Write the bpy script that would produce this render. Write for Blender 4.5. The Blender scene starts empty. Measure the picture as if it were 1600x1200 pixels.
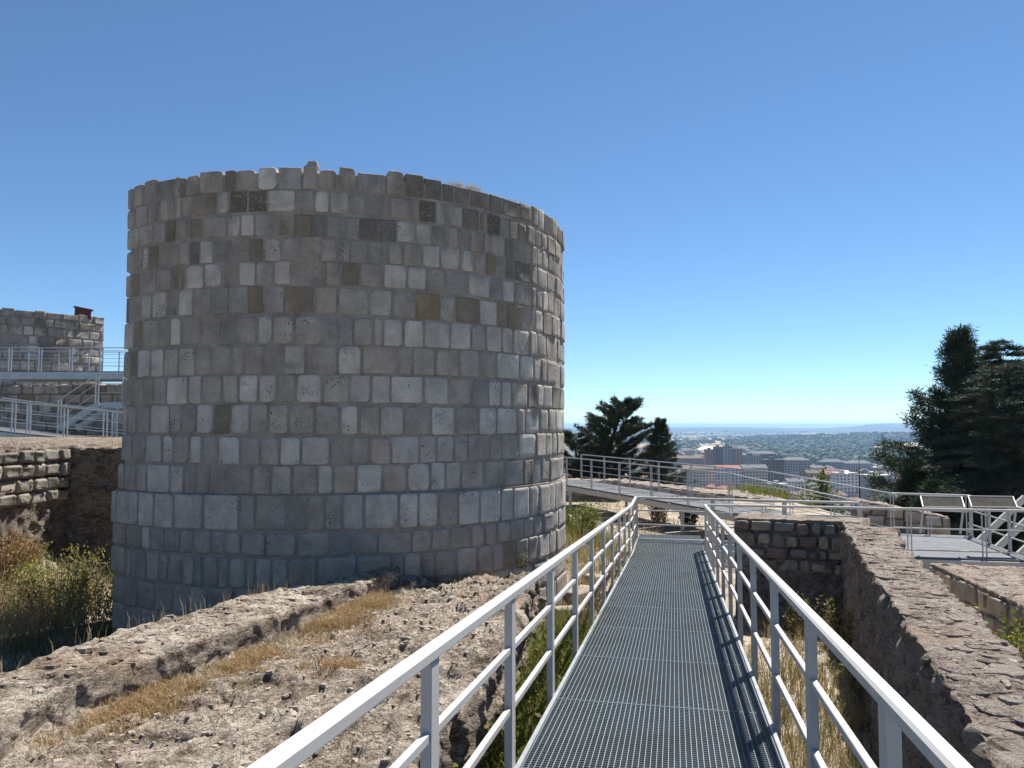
import bpy, math, random
import numpy as np
from mathutils import Vector, Matrix

random.seed(7)
rng = np.random.RandomState(11)
sc = bpy.context.scene
COL = sc.collection

# ------------------------------------------------------------------ camera, sky, sun, exposure
F = 1200.0                      # focal length in photo pixels (1600 wide)
PITCH = math.atan(65.0 / F)     # eye level is at photo row 665
cam_d = bpy.data.cameras.new('camera'); cam = bpy.data.objects.new('camera', cam_d); COL.objects.link(cam)
cam_d.sensor_width = 36.0; cam_d.lens = 36.0 * F / 1600.0
cam_d.clip_start = 0.05; cam_d.clip_end = 90000.0
cam.location = (0, 0, 0); cam.rotation_euler = (math.pi / 2 + PITCH, 0, 0)
sc.camera = cam

SUN_AZ = math.radians(37.0)     # to the right of the view axis, beyond the tower
SUN_EL = math.radians(57.5)
world = bpy.data.worlds.new('World'); sc.world = world; world.use_nodes = True
wn = world.node_tree.nodes; wl = world.node_tree.links
sky = wn.new('ShaderNodeTexSky'); sky.sky_type = 'NISHITA'; sky.sun_disc = False
sky.sun_elevation = SUN_EL; sky.sun_rotation = SUN_AZ
sky.altitude = 0; sky.air_density = 0.7; sky.dust_density = 0.0; sky.ozone_density = 7.0
bg = wn['Background']; bg.inputs['Strength'].default_value = 0.077
tint = wn.new('ShaderNodeMix'); tint.data_type = 'RGBA'; tint.blend_type = 'MULTIPLY'; tint.inputs[0].default_value = 1.0
tint.inputs[7].default_value = (0.965, 1.04, 0.985, 1.0)       # clear azure summer sky
wl.new(sky.outputs[0], tint.inputs[6]); wl.new(tint.outputs[2], bg.inputs[0])

sun_d = bpy.data.lights.new('sun', 'SUN'); sun_d.energy = 5.0; sun_d.angle = math.radians(0.53)
sun_d.color = (1.0, 0.945, 0.86)
sun = bpy.data.objects.new('sun', sun_d); COL.objects.link(sun)
SDIR = Vector((math.sin(SUN_AZ) * math.cos(SUN_EL), math.cos(SUN_AZ) * math.cos(SUN_EL), math.sin(SUN_EL)))
sun.rotation_euler = SDIR.to_track_quat('Z', 'Y').to_euler()
sun.location = (30, 40, 60)

sc.view_settings.view_transform = 'Standard'; sc.view_settings.look = 'None'
sc.view_settings.gamma = 1.0; sc.view_settings.use_curve_mapping = False
sc.view_settings.exposure = 0.95
sc.render.engine = 'CYCLES'
sc.cycles.max_bounces = 6; sc.cycles.diffuse_bounces = 3; sc.cycles.glossy_bounces = 3
sc.cycles.transparent_max_bounces = 6; sc.cycles.volume_bounces = 0
sc.cycles.use_denoising = True

# ------------------------------------------------------------------ helpers
def ray(px, py):
    u = (px - 800.0) / F; v = (600.0 - py) / F
    return Vector((u, math.cos(PITCH) - v * math.sin(PITCH), math.sin(PITCH) + v * math.cos(PITCH)))
def hit(px, py, z):
    d = ray(px, py); return d * (z / d.z)
def at(px, py, Y):
    d = ray(px, py); return d * (Y / d.y)

def link(o, parent=None, label=None, cat=None, group=None, kind=None):
    COL.objects.link(o)
    if parent is not None:
        o.parent = parent
        p = parent; M = Matrix.Identity(4)
        chain = []
        while p is not None:
            chain.append(p.location.copy() if p.type == 'EMPTY' else Vector((0, 0, 0))); p = p.parent
        t = Vector((0, 0, 0))
        for c in chain: t += c
        if parent.type == 'EMPTY':
            o.matrix_parent_inverse = Matrix.Translation(-t)
    if label: o['label'] = label
    if cat: o['category'] = cat
    if group: o['group'] = group
    if kind: o['kind'] = kind
    return o
def thing(name, loc, label, cat, group=None):
    o = bpy.data.objects.new(name, None); o.location = loc; o.empty_display_size = 0.2
    return link(o, None, label, cat, group)
def mesh_obj(name, v, f, mat, parent=None, smooth=False, **k):
    me = bpy.data.meshes.new(name)
    me.from_pydata([tuple(p) for p in v], [], f)
    mats = mat if isinstance(mat, (list, tuple)) else [mat]
    for m in mats: me.materials.append(m)
    if smooth: me.polygons.foreach_set('use_smooth', [True] * len(me.polygons))
    me.update()
    return link(bpy.data.objects.new(name, me), parent, **k)
def np_mesh(name, v, faces, mat, parent=None, smooth=False, mat_idx=None, **k):
    """v (N,3) array, faces (M,k) int array of one polygon size"""
    v = np.asarray(v, np.float32); faces = np.asarray(faces, np.int32)
    n, kk = faces.shape
    me = bpy.data.meshes.new(name)
    me.vertices.add(len(v)); me.vertices.foreach_set('co', v.ravel())
    me.loops.add(n * kk); me.loops.foreach_set('vertex_index', faces.ravel())
    me.polygons.add(n); me.polygons.foreach_set('loop_start', np.arange(0, n * kk, kk, dtype=np.int32))
    me.polygons.foreach_set('loop_total', np.full(n, kk, np.int32))
    mats = mat if isinstance(mat, (list, tuple)) else [mat]
    for m in mats: me.materials.append(m)
    if mat_idx is not None: me.polygons.foreach_set('material_index', np.asarray(mat_idx, np.int32))
    me.polygons.foreach_set('use_smooth', np.full(n, bool(smooth)))
    me.update(calc_edges=True)
    return link(bpy.data.objects.new(name, me), parent, **k)

# ---- numpy noise
def _h(ix, iy, iz, s=0):
    n = (ix * 374761393 + iy * 668265263 + iz * 2147483647 + s * 974634777) & 0xffffffff
    n = ((n ^ (n >> 13)) * 1274126177) & 0xffffffff
    n = ((n ^ (n >> 16)) * 2246822519) & 0xffffffff
    return ((n ^ (n >> 15)) & 0xffffff) / float(0xffffff)
def vnoise(p, s=0):
    p = np.asarray(p, float); i = np.floor(p).astype(np.int64); f = p - i; f = f * f * (3 - 2 * f)
    r = 0
    for dx in (0, 1):
        for dy in (0, 1):
            for dz in (0, 1):
                w = (f[:, 0] if dx else 1 - f[:, 0]) * (f[:, 1] if dy else 1 - f[:, 1]) * (f[:, 2] if dz else 1 - f[:, 2])
                r = r + w * _h(i[:, 0] + dx, i[:, 1] + dy, i[:, 2] + dz, s)
    return r * 2 - 1
def fbm(p, octv=4, s=0, gain=0.5):
    p = np.asarray(p, float); a = 1.0; t = 0; r = 0
    for o in range(octv):
        r = r + a * vnoise(p * (2.03 ** o) + 17.3 * o, s + o); t += a; a *= gain
    return r / t
def worley(p, s=0):
    p = np.asarray(p, float); i = np.floor(p).astype(np.int64)
    f1 = np.full(len(p), 9.0); f2 = np.full(len(p), 9.0); cid = np.zeros(len(p))
    for dx in (-1, 0, 1):
        for dy in (-1, 0, 1):
            for dz in (-1, 0, 1):
                a, b, c = i[:, 0] + dx, i[:, 1] + dy, i[:, 2] + dz
                q = np.stack([a + _h(a, b, c, s + 1), b + _h(a, b, c, s + 2), c + _h(a, b, c, s + 3)], 1)
                d = np.sqrt(((p - q) ** 2).sum(1))
                near = d < f1
                f2 = np.where(near, f1, np.minimum(f2, d)); cid = np.where(near, _h(a, b, c, s + 4), cid); f1 = np.where(near, d, f1)
    return f1, f2, cid

# ------------------------------------------------------------------ materials
def mat_new(name):
    m = bpy.data.materials.new(name); m.use_nodes = True
    nt = m.node_tree; b = nt.nodes['Principled BSDF']
    return m, nt.nodes, nt.links, b
def N(nodes, t, **k):
    n = nodes.new(t)
    for a, v in k.items():
        if a.startswith('i_'): n.inputs[a[2:]].default_value = v
        else: setattr(n, a, v)
    return n
def c4(c): return (c[0], c[1], c[2], 1.0)
def mixc(nodes, links, fac, a, b, mode='MIX'):
    n = nodes.new('ShaderNodeMix'); n.data_type = 'RGBA'; n.blend_type = mode; n.clamp_factor = True
    for sock, val in ((n.inputs[0], fac), (n.inputs[6], a), (n.inputs[7], b)):
        if hasattr(val, 'links'): links.new(val, sock)
        elif isinstance(val, (int, float)): sock.default_value = val
        else: sock.default_value = c4(val)
    return n.outputs[2]
def ramp(nodes, links, src, pts, mode='LINEAR'):
    n = nodes.new('ShaderNodeValToRGB'); n.color_ramp.interpolation = mode
    e = n.color_ramp.elements
    while len(e) < len(pts): e.new(0.5)
    for el, (p, c) in zip(e, pts):
        el.position = p; el.color = c4(c) if hasattr(c, '__len__') else (c, c, c, 1)
    links.new(src, n.inputs[0]); return n.outputs[0]
def noise(nodes, links, scale, detail=4, rough=0.55, vec=None, dist=0.0):
    n = nodes.new('ShaderNodeTexNoise'); n.inputs['Scale'].default_value = scale; n.inputs['Detail'].default_value = detail
    n.inputs['Roughness'].default_value = rough; n.inputs['Distortion'].default_value = dist
    if vec is not None: links.new(vec, n.inputs['Vector'])
    return n.outputs['Fac']
def scaled(nodes, links, vec, s):
    n = nodes.new('ShaderNodeVectorMath'); n.operation = 'MULTIPLY'; links.new(vec, n.inputs[0]); n.inputs[1].default_value = s
    return n.outputs[0]
def math_n(nodes, links, op, a, b=None, clamp=False):
    n = nodes.new('ShaderNodeMath'); n.operation = op; n.use_clamp = clamp
    for k, v in ((0, a), (1, b)):
        if v is None: continue
        if hasattr(v, 'links'): links.new(v, n.inputs[k])
        else: n.inputs[k].default_value = v
    return n.outputs[0]
def bump(nodes, links, b, h, strength, dist):
    n = nodes.new('ShaderNodeBump'); n.inputs['Strength'].default_value = strength; n.inputs['Distance'].default_value = dist
    links.new(h, n.inputs['Height']); links.new(n.outputs[0], b.inputs['Normal'])

def stone_mat(name, col, stain=(0.10, 0.09, 0.08), stain_amt=0.5, pits=0.5, streak=0.3, var=0.25, lichen=0.0, bumpd=0.022, stainz=0.0):
    m, n, l, b = mat_new(name)
    geo = N(n, 'ShaderNodeNewGeometry'); oi = N(n, 'ShaderNodeObjectInfo')
    pos = geo.outputs['Position']
    r = math_n(n, l, 'FRACT', math_n(n, l, 'ADD', oi.outputs['Random'], geo.outputs['Random Per Island']))
    # shift the pattern for every stone
    off = N(n, 'ShaderNodeCombineXYZ'); l.new(math_n(n, l, 'MULTIPLY', r, 37.0), off.inputs[0]); l.new(math_n(n, l, 'MULTIPLY', r, 91.0), off.inputs[2])
    va = N(n, 'ShaderNodeVectorMath', operation='ADD'); l.new(pos, va.inputs[0]); l.new(off.outputs[0], va.inputs[1]); pv = va.outputs[0]
    bright = N(n, 'ShaderNodeMapRange'); bright.inputs[3].default_value = 1 - var; bright.inputs[4].default_value = 1 + var; l.new(r, bright.inputs[0])
    c = mixc(n, l, ramp(n, l, noise(n, l, 3.2, 5, 0.6, pv), [(0.35, 0), (0.68, 1)]), [x * 0.8 for x in col], [min(x * 1.14, 0.9) for x in col])
    st = ramp(n, l, noise(n, l, 5.0, 6, 0.65, pv, 0.4), [(0.50, 0), (0.72, stain_amt)])
    c = mixc(n, l, st, c, stain)
    if streak > 0:
        sv = scaled(n, l, pv, (14, 14, 1.3))
        sk = ramp(n, l, noise(n, l, 1.0, 4, 0.6, sv), [(0.52, 0), (0.75, streak)])
        c = mixc(n, l, sk, c, [x * 0.45 for x in stain])
    if stainz > 0:          # rain stains running down from the rim, shared by neighbouring stones
        sx = N(n, 'ShaderNodeSeparateXYZ'); l.new(pos, sx.inputs[0])
        zr = N(n, 'ShaderNodeMapRange'); zr.inputs[1].default_value = 0.6; zr.inputs[2].default_value = 3.0; l.new(sx.outputs[2], zr.inputs[0])
        big = ramp(n, l, noise(n, l, 1.0, 6, 0.62, scaled(n, l, pos, (2.6, 2.6, 0.55)), 0.3), [(0.44, 0), (0.64, 0.75)])
        c = mixc(n, l, math_n(n, l, 'MULTIPLY', math_n(n, l, 'MULTIPLY', big, zr.outputs[0]), stainz), c, (0.125, 0.108, 0.088))
        blot = ramp(n, l, noise(n, l, 2.2, 7, 0.7, pos, 0.6), [(0.50, 0), (0.68, 0.42)])
        c = mixc(n, l, blot, c, (0.17, 0.15, 0.125))
    fine = noise(n, l, 70, 5, 0.7, pv)
    c = mixc(n, l, 0.5, c, mixc(n, l, ramp(n, l, fine, [(0.32, 0), (0.68, 1)]), (0.18, 0.18, 0.18), (0.80, 0.79, 0.77)), 'SOFT_LIGHT')
    if lichen > 0:
        lf = ramp(n, l, noise(n, l, 34, 2, 0.5, pv), [(0.60, 0), (0.66, lichen)])
        c = mixc(n, l, lf, c, (0.42, 0.41, 0.36))
    h = math_n(n, l, 'ADD', math_n(n, l, 'MULTIPLY', noise(n, l, 16, 6, 0.65, pv), 0.7), math_n(n, l, 'MULTIPLY', fine, 0.3))
    if pits > 0:
        vo = N(n, 'ShaderNodeTexVoronoi'); vo.inputs['Scale'].default_value = 34; vo.inputs['Randomness'].default_value = 1; l.new(pv, vo.inputs['Vector'])
        dens = ramp(n, l, noise(n, l, 4.5, 2, 0.5, pv), [(0.48, 0.0), (0.64, 0.30)])
        pit = math_n(n, l, 'LESS_THAN', vo.outputs['Distance'], dens)
        pit = math_n(n, l, 'MULTIPLY', pit, math_n(n, l, 'GREATER_THAN', math_n(n, l, 'ADD', r, 0.0), 1 - pits))
        c = mixc(n, l, math_n(n, l, 'MULTIPLY', pit, 0.75), c, (0.035, 0.03, 0.027))
        h = math_n(n, l, 'SUBTRACT', h, math_n(n, l, 'MULTIPLY', pit, 0.8))
    hs = N(n, 'ShaderNodeHueSaturation'); l.new(c, hs.inputs['Color']); l.new(bright.outputs[0], hs.inputs['Value'])
    l.new(hs.outputs[0], b.inputs['Base Color']); b.inputs['Roughness'].default_value = 0.93; b.inputs['Specular IOR Level'].default_value = 0.15
    bump(n, l, b, h, 0.9, bumpd)
    return m

ST = {
 'L': stone_mat('limestone_light', (0.51, 0.477, 0.43), (0.27, 0.24, 0.20), 0.45, 0.60, 0.10, 0.10, stainz=1.0),
 'M': stone_mat('limestone_mid', (0.378, 0.345, 0.303), (0.215, 0.188, 0.158), 0.5, 0.50, 0.16, 0.12, stainz=1.0),
 'G': stone_mat('limestone_bluegrey', (0.315, 0.302, 0.283), (0.16, 0.155, 0.148), 0.6, 0.15, 0.3, 0.11, 0.1, stainz=1.0),
 'B': stone_mat('limestone_brown', (0.255, 0.215, 0.165), (0.16, 0.132, 0.10), 0.6, 0.12, 0.3, 0.12, stainz=1.0),
 'D': stone_mat('limestone_dark', (0.215, 0.198, 0.172), (0.11, 0.105, 0.095), 0.6, 0.2, 0.4, 0.13, 0.2, stainz=1.0),
 'K': stone_mat('limestone_black_lichen', (0.15, 0.132, 0.11), (0.075, 0.067, 0.057), 0.6, 0.0, 0.2, 0.1, 0.45),
 'P': stone_mat('limestone_pink', (0.40, 0.345, 0.295), (0.23, 0.19, 0.155), 0.45, 0.6, 0.05, 0.07),
 'O': stone_mat('sandstone_ochre', (0.27, 0.215, 0.14), (0.17, 0.135, 0.095), 0.5, 0.0, 0.15, 0.08),
}
MORTAR = stone_mat('mortar', (0.30, 0.27, 0.233), (0.10, 0.09, 0.08), 0.55, 0.0, 0.2, 0.02)
RUBBLE = {
 'tan': stone_mat('rubble_tan', (0.35, 0.30, 0.25), (0.17, 0.135, 0.105), 0.55, 0.35, 0.0, 0.22, 0.0, 0.03),
 'grey': stone_mat('rubble_grey', (0.26, 0.235, 0.205), (0.12, 0.105, 0.088), 0.55, 0.2, 0.1, 0.2, 0.1, 0.03),
 'red': stone_mat('rubble_reddish', (0.255, 0.195, 0.16), (0.13, 0.095, 0.078), 0.55, 0.2, 0.1, 0.2, 0.0, 0.03),
}

def rough_rock_mat(name, pale, mid, dark, scale=1.0, flat=0.6, bumpd=0.045):
    m, n, l, b = mat_new(name)
    geo = N(n, 'ShaderNodeNewGeometry'); pos = scaled(n, l, geo.outputs['Position'], (scale, scale, scale))
    lay = scaled(n, l, pos, (1.0, 1.0, 2.2))
    a = noise(n, l, 2.6, 9, 0.70, lay, 0.8); f = noise(n, l, 17, 7, 0.75, lay, 0.5); g = noise(n, l, 75, 4, 0.75, pos)
    k = math_n(n, l, 'ADD', math_n(n, l, 'MULTIPLY', a, 0.55), math_n(n, l, 'MULTIPLY', f, 0.45))
    c = ramp(n, l, k, [(0.41, dark), (0.465, mid), (0.51, [x * .65 + y * .35 for x, y in zip(mid, pale)]), (0.555, [x * .15 + y * .85 for x, y in zip(mid, pale)]), (0.62, pale)])
    c = mixc(n, l, ramp(n, l, g, [(0.36, 0.85), (0.50, 0)]), c, dark)
    c = mixc(n, l, ramp(n, l, g, [(0.58, 0), (0.70, 0.6)]), c, [min(1, x * 1.2) for x in pale])
    cv = N(n, 'ShaderNodeMath', operation='ABSOLUTE'); l.new(math_n(n, l, 'SUBTRACT', noise(n, l, 6.5, 6, 0.6, lay, 1.2), 0.5), cv.inputs[0])
    cmask = ramp(n, l, noise(n, l, 3.0, 2, 0.5, pos), [(0.44, 0), (0.56, 1)])
    crev = math_n(n, l, 'MULTIPLY', ramp(n, l, cv.outputs[0], [(0.0, 1), (0.022, 0)]), cmask)
    c = mixc(n, l, math_n(n, l, 'MULTIPLY', crev, 0.8), c, [x * 0.5 for x in dark])
    red = ramp(n, l, noise(n, l, 1.1, 3, 0.5, pos), [(0.55, 0), (0.68, 0.35)])
    c = mixc(n, l, red, c, (mid[0] * 1.15, mid[1] * 0.88, mid[2] * 0.75))
    l.new(c, b.inputs['Base Color']); b.inputs['Roughness'].default_value = 0.95; b.inputs['Specular IOR Level'].default_value = 0.12
    h = math_n(n, l, 'ADD', math_n(n, l, 'MULTIPLY', f, 1.0), math_n(n, l, 'MULTIPLY', g, 0.35))
    h = math_n(n, l, 'ADD', h, math_n(n, l, 'MULTIPLY', a, 1.2))
    h = math_n(n, l, 'SUBTRACT', h, math_n(n, l, 'MULTIPLY', crev, 0.5))
    bump(n, l, b, h, 1.0, bumpd)
    return m
TERR = rough_rock_mat('eroded_rock', (0.62, 0.545, 0.455), (0.31, 0.252, 0.20), (0.115, 0.092, 0.072))
WALLTOP = rough_rock_mat('weathered_wall_rubble', (0.48, 0.415, 0.36), (0.32, 0.265, 0.222), (0.135, 0.11, 0.093), 1.5)
WALLTOP2 = rough_rock_mat('old_mortar_rubble', (0.38, 0.33, 0.275), (0.235, 0.195, 0.16), (0.10, 0.08, 0.065), 0.9)

def metal_mat(name, col, rough, metal, dirt=0.15):
    m, n, l, b = mat_new(name)
    geo = N(n, 'ShaderNodeNewGeometry')
    f = noise(n, l, 9, 5, 0.6, geo.outputs['Position']); g = noise(n, l, 120, 3, 0.6, geo.outputs['Position'])
    c = mixc(n, l, ramp(n, l, f, [(0.45, 0), (0.75, dirt)]), col, [x * 0.5 for x in col])
    c = mixc(n, l, ramp(n, l, g, [(0.62, 0), (0.72, dirt)]), c, [x * 0.45 for x in col])
    w = noise(n, l, 1.7, 5, 0.65, geo.outputs['Position'])
    c = mixc(n, l, ramp(n, l, w, [(0.45, 0), (0.70, dirt * 1.2)]), c, [x * 0.55 for x in (col[0] * 1.05, col[1], col[2] * 0.9)])
    l.new(c, b.inputs['Base Color'])
    l.new(ramp(n, l, f, [(0.3, rough - 0.08), (0.7, rough + 0.1)]), b.inputs['Roughness'])
    b.inputs['Metallic'].default_value = metal
    return m
RAIL = metal_mat('light_grey_painted_steel', (0.47, 0.46, 0.445), 0.48, 0.05, 0.18)
GALV = metal_mat('galvanised_steel', (0.40, 0.42, 0.44), 0.42, 0.55, 0.25)
GRATE = metal_mat('grating_steel', (0.19, 0.225, 0.245), 0.5, 0.35, 0.4)
DECKM = metal_mat('deck_board_grey', (0.125, 0.135, 0.15), 0.85, 0.0, 0.35)
FLOORP = metal_mat('ramp_floor_grey', (0.085, 0.092, 0.102), 0.8, 0.0, 0.3)
STEEL_D = metal_mat('dull_dark_steel', (0.20, 0.21, 0.22), 0.5, 0.3, 0.3)
RUST = metal_mat('dark_red_painted_metal', (0.10, 0.022, 0.02), 0.65, 0.0, 0.5)
PANELM = metal_mat('panel_grey', (0.06, 0.055, 0.048), 0.85, 0.0, 0.3)
PANELM.node_tree.nodes['Principled BSDF'].inputs['Specular IOR Level'].default_value = 0.1

def leaf_mat(name, a, b_, trans=0.25, rough=0.7, dry=None, dry_amt=0.0):
    m, n, l, b = mat_new(name)
    geo = N(n, 'ShaderNodeNewGeometry'); r = geo.outputs['Random Per Island']
    c = mixc(n, l, r, a, b_)
    if dry is not None:
        c = mixc(n, l, math_n(n, l, 'GREATER_THAN', math_n(n, l, 'FRACT', math_n(n, l, 'MULTIPLY', r, 13.7)), 1 - dry_amt), c, dry)
    l.new(c, b.inputs['Base Color']); b.inputs['Roughness'].default_value = rough; b.inputs['Specular IOR Level'].default_value = 0.2
    tr = N(n, 'ShaderNodeBsdfTranslucent'); l.new(c, tr.inputs['Color'])
    ms = N(n, 'ShaderNodeMixShader'); ms.inputs[0].default_value = trans
    l.new(b.outputs[0], ms.inputs[1]); l.new(tr.outputs[0], ms.inputs[2]); l.new(ms.outputs[0], n['Material Output'].inputs['Surface'])
    return m
DRY = leaf_mat('dry_grass', (0.33, 0.21, 0.10), (0.44, 0.33, 0.18), 0.3)
DRYPALE = leaf_mat('pale_dry_grass', (0.42, 0.34, 0.19), (0.34, 0.26, 0.14), 0.3)
GREEN = leaf_mat('weed_green', (0.10, 0.135, 0.025), (0.19, 0.215, 0.045), 0.35, dry=(0.33, 0.26, 0.12), dry_amt=0.18)
WEEDLT = leaf_mat('weed_pale', (0.15, 0.165, 0.045), (0.27, 0.26, 0.10), 0.4, dry=(0.40, 0.33, 0.18), dry_amt=0.3)  # paler, yellower leaf colour for the weeds in the left ditch
OLIVE = leaf_mat('weed_olive', (0.085, 0.10, 0.035), (0.17, 0.165, 0.06), 0.3, dry=(0.30, 0.25, 0.14), dry_amt=0.3)
RUSTY = leaf_mat('weed_rusty', (0.25, 0.145, 0.07), (0.32, 0.22, 0.11), 0.3)
YELLOW = leaf_mat('yellow_flower', (0.55, 0.45, 0.03), (0.6, 0.5, 0.06), 0.3)
PINE = leaf_mat('pine_needles', (0.020, 0.036, 0.018), (0.042, 0.064, 0.030), 0.15)
CEDAR = leaf_mat('cedar_needles', (0.030, 0.048, 0.034), (0.066, 0.085, 0.052), 0.15)
CYP = leaf_mat('cypress_sprays', (0.024, 0.038, 0.018), (0.05, 0.066, 0.028), 0.15)
BROAD = leaf_mat('broad_leaf_green', (0.07, 0.10, 0.02), (0.16, 0.19, 0.04), 0.3)
FOREST = leaf_mat('far_forest', (0.022, 0.042, 0.020), (0.042, 0.062, 0.028), 0.0)
def flat_mat(name, col, rough=0.85, var=0.12, sc_=0.05):
    m, n, l, b = mat_new(name)
    geo = N(n, 'ShaderNodeNewGeometry'); oi = N(n, 'ShaderNodeObjectInfo')
    f = noise(n, l, sc_, 4, 0.6, geo.outputs['Position'])
    c = mixc(n, l, f, [x * (1 - var) for x in col], [min(1, x * (1 + var)) for x in col])
    hs = N(n, 'ShaderNodeHueSaturation'); l.new(c, hs.inputs['Color'])
    mr = N(n, 'ShaderNodeMapRange'); mr.inputs[3].default_value = 1 - var; mr.inputs[4].default_value = 1 + var; l.new(oi.outputs['Random'], mr.inputs[0]); l.new(mr.outputs[0], hs.inputs['Value'])
    l.new(hs.outputs[0], b.inputs['Base Color']); b.inputs['Roughness'].default_value = rough; b.inputs['Specular IOR Level'].default_value = 0.2
    return m
BARK = flat_mat('bark', (0.055, 0.042, 0.032), 0.9, 0.3, 6)
# ------------------------------------------------------------------ shape builders
def stone_geo(surf, u0, u1, v0, v1, su, sv, depth=0.12, proud=0.012, jit=0.008, rnd=(0.01, 0.035), chamfer=0.009, rough=0.006, edge=0.02):
    """one dressed or rough block on a surface: face grid with worn round corners, chamfered uneven edge, skirt into the wall"""
    W = (u1 - u0) * su; H = (v1 - v0) * sv; m = 0.46 * min(abs(W), abs(H))
    cr = [min(random.uniform(*rnd), m) for _ in range(4)]
    ca = min(max(sum(cr) / 4, edge * 1.6), 0.42 * min(abs(W), abs(H))); e = min(edge, ca * 0.6)
    TX = [0.0, e, ca, W - ca, W - e, W]; TY = [0.0, e, ca, H - ca, H - e, H]
    ew = [random.uniform(-jit, jit) for _ in range(16)]
    vs = []; out = []
    for j in range(6):
        for i in range(6):
            x, y = TX[i], TY[j]; ring = i in (0, 5) or j in (0, 5)
            if i == 0: x += abs(ew[j % 6]) * 0.8
            if i == 5: x -= abs(ew[(j + 5) % 16]) * 0.8
            if j == 0: y += abs(ew[(i + 9) % 16]) * 0.6
            if j == 5: y -= abs(ew[(i + 12) % 16]) * 0.6
            ix = 0 if x < W / 2 else 1; iy = 0 if y < H / 2 else 1; c = cr[ix + 2 * iy]
            dx = x if ix == 0 else W - x; dy = y if iy == 0 else H - y
            if dx < c and dy < c:
                a = (c - dx) / c; b = (c - dy) / c
                a, b = a * math.sqrt(1 - b * b / 2), b * math.sqrt(1 - a * a / 2)
                dx = c - c * a; dy = c - c * b
                x = dx if ix == 0 else W - dx; y = dy if iy == 0 else H - dy
            d = proud - chamfer * random.uniform(0.5, 1.5) if ring else proud + random.uniform(-rough, rough)
            vs.append(surf(u0 + x / su, v0 + y / sv, d)); out.append((x, y))
    ringidx = [0, 1, 2, 3, 4, 5, 11, 17, 23, 29, 35, 34, 33, 32, 31, 30, 24, 18, 12, 6]
    fs = [(j * 6 + i, j * 6 + i + 1, j * 6 + i + 7, j * 6 + i + 6) for j in range(5) for i in range(5)]
    base = len(vs)
    for r in ringidx:
        x, y = out[r]; vs.append(surf(u0 + x / su, v0 + y / sv, -depth))
    for k in range(20):
        a, b = ringidx[k], ringidx[(k + 1) % 20]
        fs.append((b, a, base + k, base + (k + 1) % 20))
    return vs, fs
def join_geo(gs):
    v = []; f = []; mi = []
    for g in gs:
        o = len(v); v += g[0]; f += [tuple(i + o for i in q) for q in g[1]]
        mi += [g[2] if len(g) > 2 else 0] * len(g[1])
    return v, f, mi

def grid_surface(P):
    n, m = P.shape[:2]
    i = np.arange(n - 1)[:, None] * m + np.arange(m - 1)[None, :]
    return np.stack([i, i + m, i + m + 1, i + 1], -1).reshape(-1, 4)
def resample(poly, res):
    poly = [np.array(p, float) for p in poly]; out = [poly[0]]
    for a, b in zip(poly[:-1], poly[1:]):
        k = max(1, int(round(np.linalg.norm(b - a) / res)))
        for t in range(1, k + 1): out.append(a + (b - a) * t / k)
    return out
def rough_prism(name, sections, res, disp, mat, parent=None, round_=0.0, caps=True, **kw):
    """sections: stations along a wall, each the same open outline of K points; surface is displaced along its normal"""
    S = [np.array([tuple(p) for p in s], float) for s in sections]
    L = [0]
    for a, b in zip(S[:-1], S[1:]): L.append(max(1, int(round(np.linalg.norm(b - a, axis=1).mean() / res))))
    st = [S[0]]
    for a, b, k in zip(S[:-1], S[1:], L[1:]):
        for t in range(1, k + 1): st.append(a + (b - a) * t / k)
    segs = [max(1, int(round(max(np.linalg.norm(s[k + 1] - s[k]) for s in S) / res))) for k in range(len(S[0]) - 1)]
    rows = []
    for s in st:
        r = [s[0]]
        for k, q in enumerate(segs):
            for t in range(1, q + 1): r.append(s[k] + (s[k + 1] - s[k]) * t / q)
        rows.append(r)
    P = np.array(rows)
    if round_ > 0:
        for _ in range(int(round_)):
            Q = P.copy(); Q[:, 1:-1] = (P[:, :-2] + 2 * P[:, 1:-1] + P[:, 2:]) / 4; P = Q
    du = np.gradient(P, axis=0); dv = np.gradient(P, axis=1)
    n = np.cross(du, dv); n /= (np.linalg.norm(n, axis=2, keepdims=True) + 1e-9)
    d = disp(P.reshape(-1, 3), n.reshape(-1, 3)).reshape(P.shape[0], P.shape[1], 1)
    P = P + n * d
    f = [tuple(q) for q in grid_surface(P)]
    v = [tuple(p) for p in P.reshape(-1, 3)]
    m = P.shape[1]
    if caps:
        for row, flip in ((0, True), (P.shape[0] - 1, False)):
            c = P[row].mean(0); v.append(tuple(c)); ci = len(v) - 1
            idx = [row * m + k for k in range(m)]
            for a, b in zip(idx[:-1], idx[1:]): f.append((a, b, ci) if flip else (b, a, ci))
            f.append((idx[-1], idx[0], ci) if flip else (idx[0], idx[-1], ci))
    # orient outwards: centre test on the top row
    return mesh_obj(name, v, f, mat, parent, smooth=True, **kw)

def disp_rubble(cell=0.3, amp=0.035, rnd=0.03, fine=0.015, crack=0.05, zs=1.0, seed=0):
    def d(P, n):
        Q = P / cell + 0.35 * np.stack([fbm(P * 3, 3, seed + 5), fbm(P * 3, 3, seed + 6), fbm(P * 3, 3, seed + 7)], 1)
        Q = Q * np.array([1, 1, zs])
        f1, f2, cid = worley(Q, seed)
        e = np.clip((f2 - f1) / 0.22, 0, 1)
        return (e - 1) * crack + (cid - 0.5) * rnd + amp * fbm(P * 1.7, 4, seed + 9) + fine * fbm(P * 14, 3, seed + 12, 0.7)
    return d

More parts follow.
